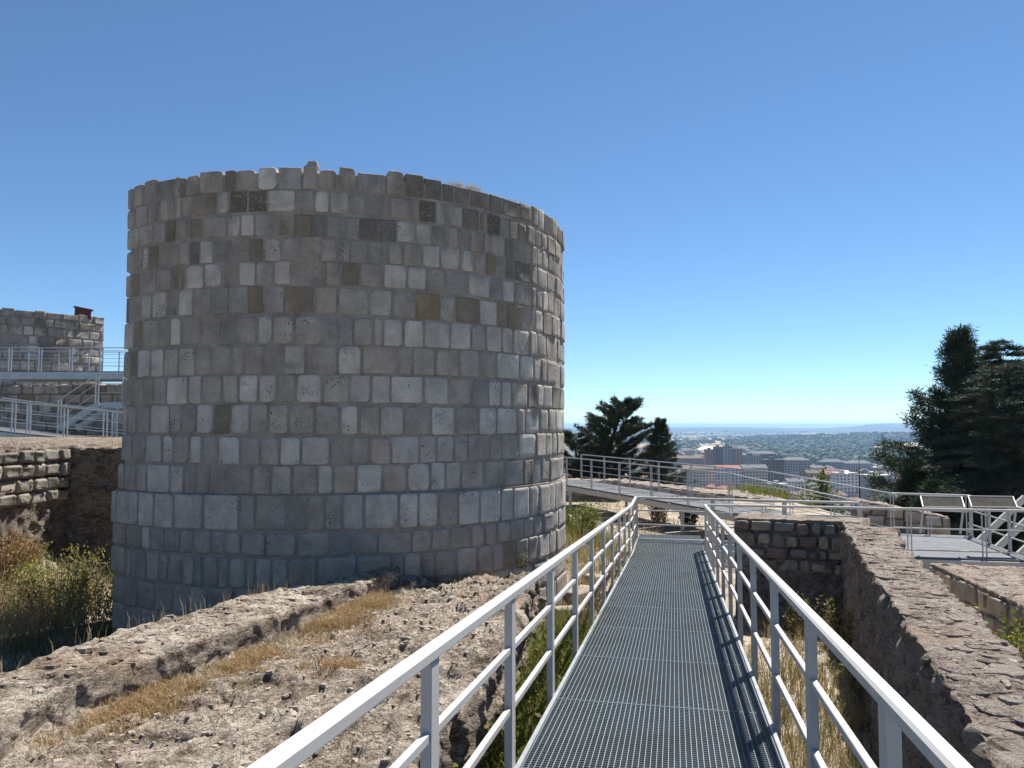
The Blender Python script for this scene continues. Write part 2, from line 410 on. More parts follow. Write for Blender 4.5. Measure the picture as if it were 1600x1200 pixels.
def sweep(path, w, h, ch=0.006, up=Vector((0, 0, 1)), closed_ends=True):
    """rectangular bar with small chamfers along a polyline, mitred; w across, h along up"""
    path = [Vector(p) for p in path]; n = len(path)
    prof = [(-w/2+ch, -h/2), (w/2-ch, -h/2), (w/2, -h/2+ch), (w/2, h/2-ch), (w/2-ch, h/2), (-w/2+ch, h/2), (-w/2, h/2-ch), (-w/2, -h/2+ch)]
    v = []; f = []
    for i, p in enumerate(path):
        a = (path[i] - path[i-1]).normalized() if i > 0 else None
        b = (path[i+1] - path[i]).normalized() if i < n-1 else None
        t = (a + b).normalized() if a and b else (a or b)
        s = t.cross(up)
        if s.length < 1e-4: s = Vector((1, 0, 0))
        s.normalize(); u = s.cross(t).normalized()
        k = 1.0
        if a and b:
            k = 1.0 / max(0.3, math.cos(a.angle(b) / 2))
        horiz = abs((a or b).z - (b or a).z) < 0.02
        for x, y in prof: v.append(p + s * x * (k if horiz else 1) + u * y * (1 if horiz else k))
    for i in range(n-1):
        for j in range(8):
            f.append((i*8+j, i*8+(j+1) % 8, (i+1)*8+(j+1) % 8, (i+1)*8+j))
    f.append(tuple(range(7, -1, -1))); f.append(tuple((n-1)*8+j for j in range(8)))
    return v, f
def bar(a, b, w, h, ch=0.004, up=None):
    a = Vector(a); b = Vector(b); d = (b - a).normalized()
    if up is None: up = Vector((0, 0, 1)) if abs(d.z) < 0.95 else Vector((0, 1, 0))
    return sweep([a, b], w, h, ch, up)
def vbar(p, z0, z1, w, dpt, ux):
    """upright bar with width dpt along ux and w across"""
    p = Vector(p); ux = Vector((ux[0], ux[1], 0)).normalized()
    return sweep([Vector((p.x, p.y, z0)), Vector((p.x, p.y, z1))], w, dpt, 0.003, ux)
def tube(path, radii, k=6):
    path = [Vector(p) for p in path]; v = []; f = []; n = len(path)
    for i, p in enumerate(path):
        t = (path[min(i+1, n-1)] - path[max(i-1, 0)]).normalized()
        s = t.cross(Vector((0.3, 0.2, 1)) if abs(t.z) < 0.9 else Vector((1, 0.2, 0))).normalized(); u = s.cross(t)
        for j in range(k):
            an = 2 * math.pi * j / k; v.append(p + (s * math.cos(an) + u * math.sin(an)) * radii[i])
    for i in range(n-1):
        for j in range(k): f.append((i*k+j, i*k+(j+1) % k, (i+1)*k+(j+1) % k, (i+1)*k+j))
    f.append(tuple(range(k-1, -1, -1))); f.append(tuple((n-1)*k+j for j in range(k)))
    return v, f
def box_geo(o, x, y, z):
    """box from corner o with edge vectors x,y,z"""
    o, x, y, z = map(Vector, (o, x, y, z))
    v = [o, o+x, o+x+y, o+y, o+z, o+x+z, o+x+y+z, o+y+z]
    return v, [(3,2,1,0), (4,5,6,7), (0,1,5,4), (1,2,6,5), (2,3,7,6), (3,0,4,7)]
def put(name, g, mat, parent=None, **k):
    return mesh_obj(name, g[0], g[1], mat, parent, **k)

def blades(pts, h, w, lean=0.35, segs=2, hv=0.4):
    """grass blades as separate tapered strips; pts (N,3)"""
    pts = np.asarray(pts, float); n = len(pts)
    hh = h * (1 - hv + 2 * hv * rng.rand(n)) if np.isscalar(h) else h * (1 - hv + 2 * hv * rng.rand(n))
    an = rng.rand(n) * 2 * np.pi; le = lean * (0.2 + rng.rand(n)) * hh
    dx = np.cos(an) * le; dy = np.sin(an) * le
    bn = rng.rand(n) * np.pi; wx = np.cos(bn) * w * 0.5 * (0.6 + 0.8 * rng.rand(n)); wy = np.sin(bn) * w * 0.5
    V = []
    for t, ww in ((0, 1), (0.55, 0.75)):
        cx = pts[:, 0] + dx * t * t; cy = pts[:, 1] + dy * t * t; cz = pts[:, 2] + hh * t
        V.append(np.stack([cx - wx * ww, cy - wy * ww, cz], 1)); V.append(np.stack([cx + wx * ww, cy + wy * ww, cz], 1))
    V.append(np.stack([pts[:, 0] + dx, pts[:, 1] + dy, pts[:, 2] + hh * (1 - 0.25 * lean)], 1))
    V = np.stack(V, 1)  # n,5,3
    b = np.arange(n)[:, None] * 5
    F3 = np.concatenate([b + np.array([0, 1, 3]), b + np.array([0, 3, 2]), b + np.array([2, 3, 4])], 0)
    return V.reshape(-1, 3), F3
def tris_cloud(cent, dirs, length, width, spread=0.6):
    """narrow triangles (needle sprays, leaves) at cent pointing about dirs"""
    n = len(cent); d = dirs + spread * rng.randn(n, 3); d /= np.linalg.norm(d, axis=1, keepdims=True) + 1e-9
    s = np.cross(d, rng.randn(n, 3)); s /= np.linalg.norm(s, axis=1, keepdims=True) + 1e-9
    L = (length * (0.6 + 0.8 * rng.rand(n)))[:, None]; Wd = (width * (0.6 + 0.8 * rng.rand(n)))[:, None]
    V = np.stack([cent - s * Wd, cent + s * Wd, cent + d * L], 1).reshape(-1, 3)
    return V, np.arange(3 * n).reshape(-1, 3)
def leaf_quads(cent, length, width, up=0.3):
    n = len(cent); d = rng.randn(n, 3); d[:, 2] += up; d /= np.linalg.norm(d, axis=1, keepdims=True) + 1e-9
    s = np.cross(d, rng.randn(n, 3)); s /= np.linalg.norm(s, axis=1, keepdims=True) + 1e-9
    L = (length * (0.6 + 0.8 * rng.rand(n)))[:, None]; Wd = (width * (0.6 + 0.8 * rng.rand(n)))[:, None]
    V = np.stack([cent, cent + d * L * 0.5 + s * Wd, cent + d * L, cent + d * L * 0.5 - s * Wd], 1).reshape(-1, 3)
    return V, np.arange(4 * n).reshape(-1, 4)

# ------------------------------------------------------------------ terrain: one sheet to the horizon
def smooth(a, b, x):
    t = np.clip((x - a) / (b - a), 0, 1); return t * t * (3 - 2 * t)
def ground_h(x, y):
    x = np.asarray(x, float); y = np.asarray(y, float); r = np.hypot(x, y); az = np.arctan2(x, y)
    z = np.full(x.shape, -2.62)
    z = z - 0.30 * smooth(9, 15, y) * smooth(-1, 1.5, x)
    P = np.stack([x, y, np.zeros_like(x)], -1).reshape(-1, 3)
    z = z + (0.05 * fbm(P * 0.9, 3, 40)).reshape(x.shape) * (r < 60)
    z = z + 0.78 * np.exp(-(((x - 0.9) / 1.3) ** 2 + ((y - 15.2) / 2.6) ** 2))         # bank beside the tower
    z = z + 0.95 * np.exp(-(((x + 8.6) / 1.5) ** 2 + ((y - 11.8) / 3.2) ** 2))         # slope against the left wall
    z = z + 0.55 * np.exp(-(((x - 3.6) / 0.8) ** 2 + ((y - 13.2) / 1.0) ** 2)) * 0.0
    z = z - 0.45 * smooth(4.6, 5.6, x) * (1 - smooth(13.0, 14.5, y)) - 3.0 * smooth(10.6, 16, x - 0.0 * y)
    q = np.maximum(np.maximum(0.9 * y + 0.42 * x - 36, r - 75), 0)
    z = z - 71.5 * (1 - np.exp(-q / 150.0))
    X = np.stack([x / 900.0, y / 900.0, np.zeros_like(x)], -1).reshape(-1, 3)
    z = z + smooth(500, 2500, r) * 5.0 * fbm(X, 3, 44).reshape(x.shape)
    z = z + 46 * np.exp(-(((x - 1950) / 800) ** 2 + ((y - 3500) / 620) ** 2))
    A = np.stack([az * 13, np.zeros_like(az), np.zeros_like(az)], -1).reshape(-1, 3)
    B = np.stack([x / 1600, y / 1600, np.zeros_like(x)], -1).reshape(-1, 3)
    z = z + smooth(8200, 13500, r) * (72 + 95 * fbm(A, 3, 47).reshape(x.shape)) + smooth(6500, 11500, r) * 16 * fbm(B, 4, 48).reshape(x.shape) * (1 - smooth(12000, 14000, r))
    return z
def gz(x, y): return float(ground_h(np.array([x]), np.array([y]))[0])
def ground_hit(px, py, tmin=20, tmax=19000):
    d = ray(px, py); t = np.exp(np.linspace(math.log(tmin), math.log(tmax), 900))
    z = ground_h(d.x * t, d.y * t); below = np.nonzero(d.z * t < z)[0]
    tt = t[below[0]] if len(below) else tmax
    return Vector((d.x * tt, d.y * tt, float(ground_h(np.array([d.x * tt]), np.array([d.y * tt]))[0])))

def build_ground():
    rr = np.concatenate([[0.0], np.exp(np.linspace(math.log(0.7), math.log(20000), 380))])
    front = np.radians(np.linspace(-42, 42, 300)); back = np.radians(np.linspace(42, 318, 90))[1:-1]
    aa = np.concatenate([front, back]); na = len(aa)
    R, A = np.meshgrid(rr[1:], aa, indexing='ij')
    X = R * np.sin(A); Y = R * np.cos(A); Z = ground_h(X, Y)
    V = np.concatenate([[[0, 0, gz(0, 0)]], np.stack([X, Y, Z], -1).reshape(-1, 3)])
    n = len(rr) - 1
    i = (1 + np.arange(n - 1)[:, None] * na + np.arange(na)[None, :]); j = 1 + np.arange(n - 1)[:, None] * na + (np.arange(na)[None, :] + 1) % na
    Fq = np.stack([i, i + na, j + na, j], -1).reshape(-1, 4)[:, ::-1]
    Fc = np.stack([np.zeros(na, int), 1 + np.arange(na), 1 + np.arange(na), 1 + (np.arange(na) + 1) % na], 1)
    m, nd, l, b = mat_new('ground_earth_and_fields')
    geo = N(nd, 'ShaderNodeNewGeometry'); pos = geo.outputs['Position']
    fl = scaled(nd, l, pos, (1, 1, 0))
    ln = N(nd, 'ShaderNodeVectorMath', operation='LENGTH'); l.new(fl, ln.inputs[0]); r = ln.outputs['Value']
    def band(a, b2):
        mr = N(nd, 'ShaderNodeMapRange'); mr.interpolation_type = 'SMOOTHSTEP'; mr.inputs[1].default_value = a; mr.inputs[2].default_value = b2; l.new(r, mr.inputs[0]); return mr.outputs[0]
    f1 = noise(nd, l, 1.3, 6, 0.65, pos); f2 = noise(nd, l, 30, 4, 0.7, pos)
    near = ramp(nd, l, math_n(nd, l, 'ADD', math_n(nd, l, 'MULTIPLY', f1, 0.6), math_n(nd, l, 'MULTIPLY', f2, 0.4)),
                [(0.38, (0.12, 0.10, 0.075)), (0.46, (0.24, 0.20, 0.15)), (0.54, (0.35, 0.30, 0.235)), (0.62, (0.44, 0.40, 0.34))])
    hill = ramp(nd, l, noise(nd, l, 0.12, 5, 0.6, pos), [(0.4, (0.06, 0.065, 0.03)), (0.6, (0.15, 0.125, 0.07))])
    city = ramp(nd, l, noise(nd, l, 0.02, 4, 0.6, pos), [(0.4, (0.12, 0.115, 0.10)), (0.6, (0.20, 0.18, 0.15))])
    vo = N(nd, 'ShaderNodeTexVoronoi'); vo.inputs['Scale'].default_value = 0.0028; l.new(scaled(nd, l, fl, (1, 0.55, 1)), vo.inputs['Vector'])
    sep = N(nd, 'ShaderNodeSeparateColor'); l.new(vo.outputs['Color'], sep.inputs[0])
    fields = ramp(nd, l, sep.outputs[0], [(0.0, (0.30, 0.23, 0.14)), (0.22, (0.24, 0.18, 0.115)), (0.42, (0.07, 0.085, 0.035)), (0.6, (0.34, 0.27, 0.17)), (0.8, (0.15, 0.13, 0.07)), (0.9, (0.045, 0.06, 0.025))], 'CONSTANT')
    wood = ramp(nd, l, noise(nd, l, 0.0011, 5, 0.6, fl), [(0.50, 0), (0.54, 1)])
    fields = mixc(nd, l, wood, fields, (0.04, 0.055, 0.024))
    hills = ramp(nd, l, noise(nd, l, 0.0006, 6, 0.65, scaled(nd, l, pos, (1, 1, 9))), [(0.45, (0.03, 0.042, 0.026)), (0.62, (0.12, 0.10, 0.065))])
    c = mixc(nd, l, band(38, 60), near, hill); c = mixc(nd, l, band(350, 600), c, city); c = mixc(nd, l, band(2300, 2900), c, fields); c = mixc(nd, l, band(8200, 9600), c, hills)
    l.new(c, b.inputs['Base Color']); b.inputs['Roughness'].default_value = 0.95; b.inputs['Specular IOR Level'].default_value = 0.1
    bump(nd, l, b, f2, 0.6, 0.03)
    o = np_mesh('ground', V, np.concatenate([Fq]), m, kind='structure', smooth=True)
    return o
build_ground()

# ------------------------------------------------------------------ the round tower, stone by stone
D0 = 8.7
TC = Vector((-0.30 * D0, 1.39 * D0, 0)); TR = 0.392 * D0
def tower_theta(px, py):
    d = ray(px, py); dd = Vector((d.x, d.y)); L = dd.length; dd /= L
    c = Vector((TC.x, TC.y)); bq = dd.dot(c); disc = bq * bq - c.length_squared + TR * TR
    t = bq - math.sqrt(disc) if disc > 0 else bq
    p = dd * t - c
    return math.atan2(p.x, -p.y), t / L        # angle 0 faces the camera, + to the right
def tower_surf(th, z, d):
    return Vector((TC.x + (TR + d) * math.sin(th), TC.y - (TR + d) * math.cos(th), z))
ROWS_Y = [264, 300, 336, 372, 410, 449, 493, 539, 586, 632, 680, 726, 773, 830, 868, 916, 962, 1010]
COURSES = [
 "201M 208M 225M 243G 272M 281D 290M 312M 351D 369M 402L 434G 472M 497M 528M 558G 603M 633D 663D 691D 710D 734D 765D 786D 810M 831M 840L 850M 861M 870M 876M 880",
 "200M 212M 231M 250L 265M 284M 305B 324B 339L 359K 387K 418L 462G 491L 515L 546G 571G 609M 655K 681L 723D 749M 761K 781G 795D 809M 822M 834M 845M 854M 866M 874M 880",
 "199M 218M 241L 259B 275M 295B 318M 355L 376L 398G 434B 458B 489D 509G 540G 560D 590D 619L 649L 674G 698L 716B 735M 755M 766M 788D 802G 829M 838M 847L 856M 867M 876M 880",
 "198M 212M 224L 233B 248B 263M 280M 297D 312L 334G 364B 389B 413L 440M 467B 493B 500M 528G 547G 575G 606M 629M 659L 688L 719L 741L 759B 775B 789D 803D 829M 839L 854M 867M 874M 880",
 "197M 207B 219M 245M 270B 290L 319L 347B 372L 400L 427L 456B 479B 508M 533B 562M 599L 636L 667M 696G 732L 766G 785L 804G 829M 837M 847L 855M 865M 874M 880",
 "197B 203B 214B 221L 237L 261B 278L 302M 332G 357G 387B 411G 444B 490P 528L 576L 614M 651O 688M 712B 749L 777B 794B 815M 835L 848D 861M 869M 875M 880",
 "194L 209B 224M 247M 266L 284M 315M 341G 369M 402L 426M 460M 503G 552M 584M 598L 630L 663L 703L 736M 759L 784L 802L 827M 838M 853M 870M 880",
 "193M 203B 215L 235L 256M 279M 306M 330M 361M 382M 413B 443L 478M 528L 565P 620M 645M 680M 718M 749M 775L 812L 833M 845M 854M 869M 875M 880",
 "192M 208M 225M 241M 260L 294L 316M 347M 373L 403L 433M 462L 504M 546L 580L 610L 662L 701M 738G 763L 783L 799M 824D 838L 848M 862D 874M 880",
 "191M 200M 214M 235L 265M 283M 306L 334B 360L 390M 419M 451M 492M 531L 561M 594L 631M 673L 711M 748L 776L 808M 820L 843M 856M 867L 878M 881",
 "190M 207M 227L 253L 271M 296L 316M 341L 375M 406M 437L 471L 516M 549M 578P 611L 655M 682L 709M 731M 765M 784M 811L 837M 852M 862M 870M 880",
 "184M 195M 213M 229L 265L 287M 308M 330M 355M 394M 424M 456M 496L 521P 557L 597P 636L 672L 696L 720P 756M 789M 818D 833M 845M 858M 872M 880",
 "177L 185L 219L 244L 274L 320L 376M 401M 450M 482M 508M 535L 568L 622L 653L 683M 714L 747L 780L 799L 824M 838M 856M 864M 874M 880",
 "179M 200M 224L 237D 260D 283M 305M 332M 355M 379M 417M 464M 517D 548M 590M 642M 672M 700M 734M 755M 774M 795M 815M 831M 845M 860M 869M 880",
 "176M 199M 208M 216D 231M 252M 266M 288M 306D 320M 343D 360M 386M 400M 427M 451M 497M 557M 611D 629M 657M 678M 711M 743M 767M 785B 804M 822M 837L 854M 866M 880",
 "178M 195M 218M 244M 273M 297M 328M 367M 408M 440M 480M 520M 560M 600M 640M 680M 720M 760M 800M 830M 850M 865M 880",
 "178M 199M 222M 250M 280M 312M 340M 370M 410M 440M 480M 520M 560M 600M 640M 680M 720M 760M 800M 830M 850M 865M 880",
]
def build_tower():
    base = Vector((TC.x, TC.y, -2.7))
    root = thing('round_tower', base, 'large round ruined tower of weathered grey ashlar blocks beside the walkway', 'tower')
    zs = []
    for y in ROWS_Y:
        th, t = tower_theta(540, y); d = ray(540, y); zs.append(d.z * t)
    stones = []
    for k, cs in enumerate(COURSES):
        z1, z0 = zs[k], zs[k + 1]; ym = (ROWS_Y[k] + ROWS_Y[k + 1]) / 2
        toks = cs.split(); xs = [int(''.join(ch for ch in t if ch.isdigit())) for t in toks]; tone = [t[-1] for t in toks[:-1]]
        if k >= 13: tone = ['G' if t == 'D' else t for t in tone]
        ths = [tower_theta(x, ym)[0] for x in xs]
        if k == 0: left0 = ths[0]
        wave = lambda th, k=k: 0.012 * math.sin(3.1 * th + k * 1.7)
        for i in range(len(tone)):
            a, b = ths[i], ths[i + 1]
            if b - a < 0.006: continue
            area = (xs[i + 1] - xs[i]) * (ROWS_Y[k + 1] - ROWS_Y[k])
            lit_side = xs[i] > 815
            top = z1 - 0.008
            if k == 0: top = z1 + random.uniform(-0.04, 0.02) + (0.015 if tone[i] in 'LM' else -0.01)
            g = random.uniform(0.003, 0.007) if tone[i] in 'BGDKO' else random.uniform(0.006, 0.014)
            if tone[i] == 'B' and random.random() < 0.5: pr = random.uniform(-0.012, 0.002)
            else: pr = random.uniform(0.001, 0.012)
            if k >= 12: pr += 0.03
            if lit_side: pr += random.uniform(-0.006, 0.016)
            w = wave((a + b) / 2)
            geo = stone_geo(tower_surf, a + g / TR, b - g / TR, z0 + (0.010 if tone[i] in 'LMP' else 0.006) + w, top + w, TR, 1.0, 0.16, pr,
                            jit=0.012 if tone[i] in 'LMP' else 0.006, rnd=(0.012, 0.085) if tone[i] in 'LMP' else (0.006, 0.03), chamfer=0.007, rough=0.003 if not lit_side else 0.007, edge=0.014)
            stones.append((area, geo, tone[i], xs[i], k))
        # courses run on round the back, out of sight
        th = ths[-1]
        while th < 2.5:
            wd = random.uniform(0.09, 0.17)
            geo = stone_geo(tower_surf, th + 0.003, th + wd - 0.003, z0 + 0.008, z1 - 0.008, TR, 1.0, 0.16, random.uniform(0.0, 0.02), jit=0.008)
            stones.append((0, geo, random.choice('MMMLG'), 900, k)); th += wd
    stones.sort(key=lambda s: -s[0])
    for area, g, t, x, k in stones[:300]:
        mesh_obj('stone', g[0], g[1], ST[t], root, smooth=True)
    keys = list(ST)
    v, f, mi = join_geo([(g[0], g[1], keys.index(t)) for area, g, t, x, k in stones[300:]])
    o = mesh_obj('small_and_far_side_stones', v, f, [ST[q] for q in keys], root, smooth=True, kind='stuff')
    o.data.polygons.foreach_set('material_index', mi)
    # mortar core: thick wall arc, with the broken end at the left
    tl = min(left0, -1.1) ; n = 90; zt = zs[0] - 0.07; zb = -2.9
    tl = tower_theta(199, 500)[0] + 0.012
    tlb = tower_theta(179, 880)[0] + 0.012
    V = []; Fc = []
    for i in range(n + 1):
        s = i / n
        for z, tt, dd in ((zb, tlb, 0.024), (zs[12], tlb, 0.024), (zs[12] + 0.004, tl, -0.001), (zt, tl, -0.001)):
            th = tt + (2.5 - tt) * s; V.append(tower_surf(th, z, dd))
        th = tl + (2.5 - tl) * s
        V.append(tower_surf(th, zt, -0.9)); V.append(tower_surf(tlb + (2.5 - tlb) * s, zb, -0.9))
    for i in range(n):
        for j in range(6): Fc.append((i*6+j, (i+1)*6+j, (i+1)*6+(j+1) % 6, i*6+(j+1) % 6))
    Fc.append((0, 1, 2, 3, 4, 5)); Fc.append(tuple(n*6+5-j for j in range(6)))
    mesh_obj('mortar_core', V, Fc, MORTAR, root)
    cut = tower_surf(tl, 0, -0.05); los = Vector((cut.x, cut.y, 0)).normalized(); sdv = Vector((los.y, -los.x, 0)); bkp = cut + los * 1.3  # unseen spur added behind the broken end to widen the tower's cast shadow
    rough_prism('hidden_shadow_spur', [[Vector((q.x, q.y, -2.9)) + sdv * 0.04, Vector((q.x, q.y, zt - 0.03)) + sdv * 0.04, Vector((q.x, q.y, zt - 0.03)) + sdv * 0.9, Vector((q.x, q.y, -2.9)) + sdv * 0.9] for q in (cut + los * 0.15, bkp)],
                0.08, disp_rubble(0.3, 0.03, 0.03, 0.01, 0.03, 1, 19), MORTAR, root)
    # fill inside the ring so that the top is closed
    V = [Vector((TC.x, TC.y, zt - 0.15))]; Fc = []
    for i in range(n + 1): V.append(tower_surf(tl + (2.5 - tl) * i / n, zt - 0.15, -0.8))
    for i in range(n): Fc.append((0, i + 1, i + 2))
    mesh_obj('rubble_fill', V, Fc, TERR, root)
    # loose block on the rim
    a, _ = tower_theta(479, 262); b, _ = tower_theta(497, 262)
    g = stone_geo(tower_surf, a, b, zs[0] - 0.02, zs[0] + 0.085, TR, 1.0, 0.15, 0.0, jit=0.02, rnd=(0.03, 0.06), rough=0.02)
    put('rim_stone', g, ST['P'], root, smooth=True)
    return root, zs
TOWER, TZ = build_tower()
# ------------------------------------------------------------------ walkway frame
WU = Vector((0.2062, 0.9785, 0)); WR = Vector((0.9785, -0.2062, 0)); SLOPE = -0.0616
S_LAND = 16.2
def wz(s): return -1.60 + SLOPE * min(s, S_LAND)
def wp(s, lat, dz=0.0):
    return WU * s + WR * lat + Vector((0, 0, wz(s) + dz))
LAND_Z = wz(S_LAND)

# ------------------------------------------------------------------ eroded terrace and its parapet
def Vz(p, z): return Vector((p[0], p[1], z))
from mathutils.bvhtree import BVHTree
def drop(obj, xy, z0=6.0):
    me = obj.data; bv = BVHTree.FromPolygons([v.co[:] for v in me.vertices], [p.vertices[:] for p in me.polygons])
    out = []
    for x, y in xy:
        h = bv.ray_cast(Vector((x, y, z0)), Vector((0, 0, -1)))
        out.append(h[0].z if h[0] is not None else -99.0)
    return np.array(out)
def flat_stones(name, obj, xy, r0, r1, mat, parent=None, flat=0.22, sink=0.35, power=2.5, tilt=0.05):
    """half-buried irregular flat stones lying on a surface"""
    z = drop(obj, xy); ok = z > -90; xy = np.asarray(xy)[ok]; z = z[ok]; n = len(z); k = 9
    r = r0 + (r1 - r0) * rng.rand(n) ** power; ang = (np.arange(k)[None] + 0.7 * rng.rand(n, k)) / k * 6.283; ra = r[:, None] * (0.75 + 0.45 * rng.rand(n, k))
    rot = rng.rand(n) * 3.14; asp = 0.5 + 0.5 * rng.rand(n)
    X = ra * np.cos(ang); Y = ra * np.sin(ang) * asp[:, None]
    c, s = np.cos(rot)[:, None], np.sin(rot)[:, None]; X, Y = X * c - Y * s, X * s + Y * c
    tx, ty = rng.randn(n, 1) * tilt, rng.randn(n, 1) * tilt; th = (r * flat * (0.6 + 0.8 * rng.rand(n)))[:, None]
    zt = z[:, None] + th * (1 - sink) + X * tx + Y * ty
    top = np.stack([xy[:, :1] + X * 0.86, xy[:, 1:] + Y * 0.86, zt], -1); bot = np.stack([xy[:, :1] + X * 1.05, xy[:, 1:] + Y * 1.05, zt - th * 1.6], -1)
    cen = np.stack([xy[:, 0], xy[:, 1], zt.mean(1) + 0.06 * r], -1)[:, None]
    V = np.concatenate([cen, top, bot], 1); m = 2 * k + 1; F = []
    for i in range(k):
        j = (i + 1) % k; F += [(0, 1 + i, 1 + j), (1 + i, 1 + k + i, 1 + k + j), (1 + i, 1 + k + j, 1 + j)]
    F = (np.arange(n)[:, None, None] * m + np.array(F)[None]).reshape(-1, 3)
    return np_mesh(name, V.reshape(-1, 3), F, mat, parent, kind='stuff')
def build_terrace():
    # inner line of the parapet (left) and free edge beside the walkway (right)
    left = [(-3.35, -1.5), (-3.05, 1.5), (-2.75, 3.6), (-2.30, 5.0), (-1.95, 6.2), (-1.62, 7.4), (-1.2, 8.6), (-1.0, 9.3)]
    right = [(-1.35, -1.5), (-0.98, 1.5), (-0.55, 3.6), (-0.27, 5.0), (-0.07, 6.2), (0.07, 7.4), (0.22, 8.6), (0.30, 9.3)]
    secs = []
    for (a, b), z in zip(zip(left, right), (-1.72, -1.70, -1.70, -1.71, -1.73, -1.75, -1.78, -1.80)):
        secs.append([Vector((a[0] - 0.35, a[1], -2.8)), Vector((a[0] - 0.35, a[1], z - 0.06)), Vector((b[0], b[1], z)), Vector((b[0] + 0.05, b[1], -2.9))])
    dr = disp_rubble(0.34, 0.035, 0.05, 0.012, 0.045, 1.0, 3)
    def d(P, n):
        top = np.clip(n[:, 2], 0, 1) ** 2
        f1, f2, cid = worley(P * np.array([3.1, 5.2, 3.0]) + 0.5 * np.stack([fbm(P * 2.2, 3, 61)] * 3, 1), 60)
        ed = np.clip((f2 - f1) / 0.10, 0, 1)
        g1, g2, gid = worley(P * np.array([8, 12, 6.0]) + 0.8 * np.stack([fbm(P * 5, 3, 65)] * 3, 1), 66)
        slabs = 0.020 * (np.round(fbm(P * 1.9, 4, 62) * 5) / 5) + 0.022 * (cid - 0.5) * ed + 0.016 * (gid ** 2) * np.clip((g2 - g1) / 0.15, 0, 1)
        t = slabs + 0.022 * fbm(P * 1.1, 3, 63) + 0.012 * fbm(P * 15, 3, 64, 0.7)
        return top * t + (1 - top) * dr(P, n) * 1.5
    TERO = rough_prism('rock_terrace', secs, 0.028, d, TERR, kind='structure')
    # stone fragments strewn on it
    pts = []
    while len(pts) < 4200:
        k = random.random() ** 0.6; y = -0.5 + 9.4 * k; t = random.random()
        i = max(j for j in range(8) if left[j][1] <= y); i = min(i, 6); q = (y - left[i][1]) / (left[i+1][1] - left[i][1])
        xl = left[i][0] + (left[i+1][0] - left[i][0]) * q; xr = right[i][0] + (right[i+1][0] - right[i][0]) * q
        pts.append((xl + (xr - xl) * (0.05 + 0.92 * t), y, -1.715 - 0.012 * max(0, y - 2)))
    P2 = np.array(pts)
    flat_stones('stone_fragments', TERO, P2[:, :2], 0.005, 0.034, RUBBLE['tan'], None, 0.35, 0.30, 3.5, 0.10)
    # parapet: low rocky wall on the ditch side
    outer = [hit(-260, 1200, -1.5), hit(-80, 1092, -1.5), hit(0, 1052, -1.5), hit(90, 1017, -1.5), hit(180, 986, -1.5), hit(330, 947, -1.51), hit(480, 911, -1.53), hit(600, 889, -1.56), hit(624, 886, -1.58)]
    inner = [hit(-180, 1260, -1.52), hit(-60, 1150, -1.52), hit(30, 1105, -1.52), hit(122, 1064, -1.52), hit(222, 1030, -1.52), hit(352, 988, -1.53), hit(482, 944, -1.55), hit(590, 903, -1.58), hit(622, 893, -1.60)]
    secs = []
    for i, (o, q) in enumerate(zip(outer, inner)):
        w = (q - o); w.z = 0; w = w.normalized()
        secs.append([o - w * 0.10 + Vector((0, 0, -1.5)), o.copy(), q.copy(), Vector((q.x, q.y, -2.1)) + w * 0.05])
    dr2 = disp_rubble(0.26, 0.05, 0.06, 0.02, 0.05, 1.4, 21)
    root = rough_prism('low_parapet_wall', secs, 0.026, lambda P, n: dr2(P, n) * (0.10 + 0.26 * (1 - np.clip(n[:, 2], 0, 1))) + 0.016 * fbm(P * 6, 4, 70, 0.7), TERR, round_=1,
                       label='low worn rock parapet with dry grass at its foot, edging the ditch below the round tower', cat='wall')
    xy = [(o.lerp(q, random.uniform(0.08, 0.9)) + Vector((random.gauss(0, .02), random.gauss(0, .02), 0)))[:2] for k in range(520) for o, q in [(lambda t, i: (outer[i].lerp(outer[i+1], t), inner[i].lerp(inner[i+1], t)))(random.random(), random.randrange(1, 7))]]
    flat_stones('wall_stones', root, xy, 0.008, 0.07, TERR, root, 0.20, 0.5, 2.5)
    return left, right, outer, inner
def fragments(name, pts, r0, r1, mat, parent=None, flat=0.5):
    n = len(pts); base = np.array([(1,0,0),(-1,0,0),(0,1,0),(0,-1,0),(0,0,1),(0,0,-1)], float)
    tri = np.array([(0,2,4),(2,1,4),(1,3,4),(3,0,4),(2,0,5),(1,2,5),(3,1,5),(0,3,5)])
    s = (r0 + (r1 - r0) * rng.rand(n) ** 3)[:, None, None]
    V = base[None] * s * (0.55 + 0.9 * rng.rand(n, 6, 1)); V[:, :, 2] *= flat
    a = rng.rand(n) * 6.28; c, si = np.cos(a)[:, None], np.sin(a)[:, None]
    X = V[:, :, 0] * c - V[:, :, 1] * si; Y = V[:, :, 0] * si + V[:, :, 1] * c
    V = np.stack([X, Y, V[:, :, 2]], -1) + pts[:, None, :]
    Fq = (np.arange(n)[:, None, None] * 6 + tri[None]).reshape(-1, 3)
    return np_mesh(name, V.reshape(-1, 3), Fq, mat, parent, kind='stuff')
T_LEFT, T_RIGHT, P_OUT, P_IN = build_terrace()

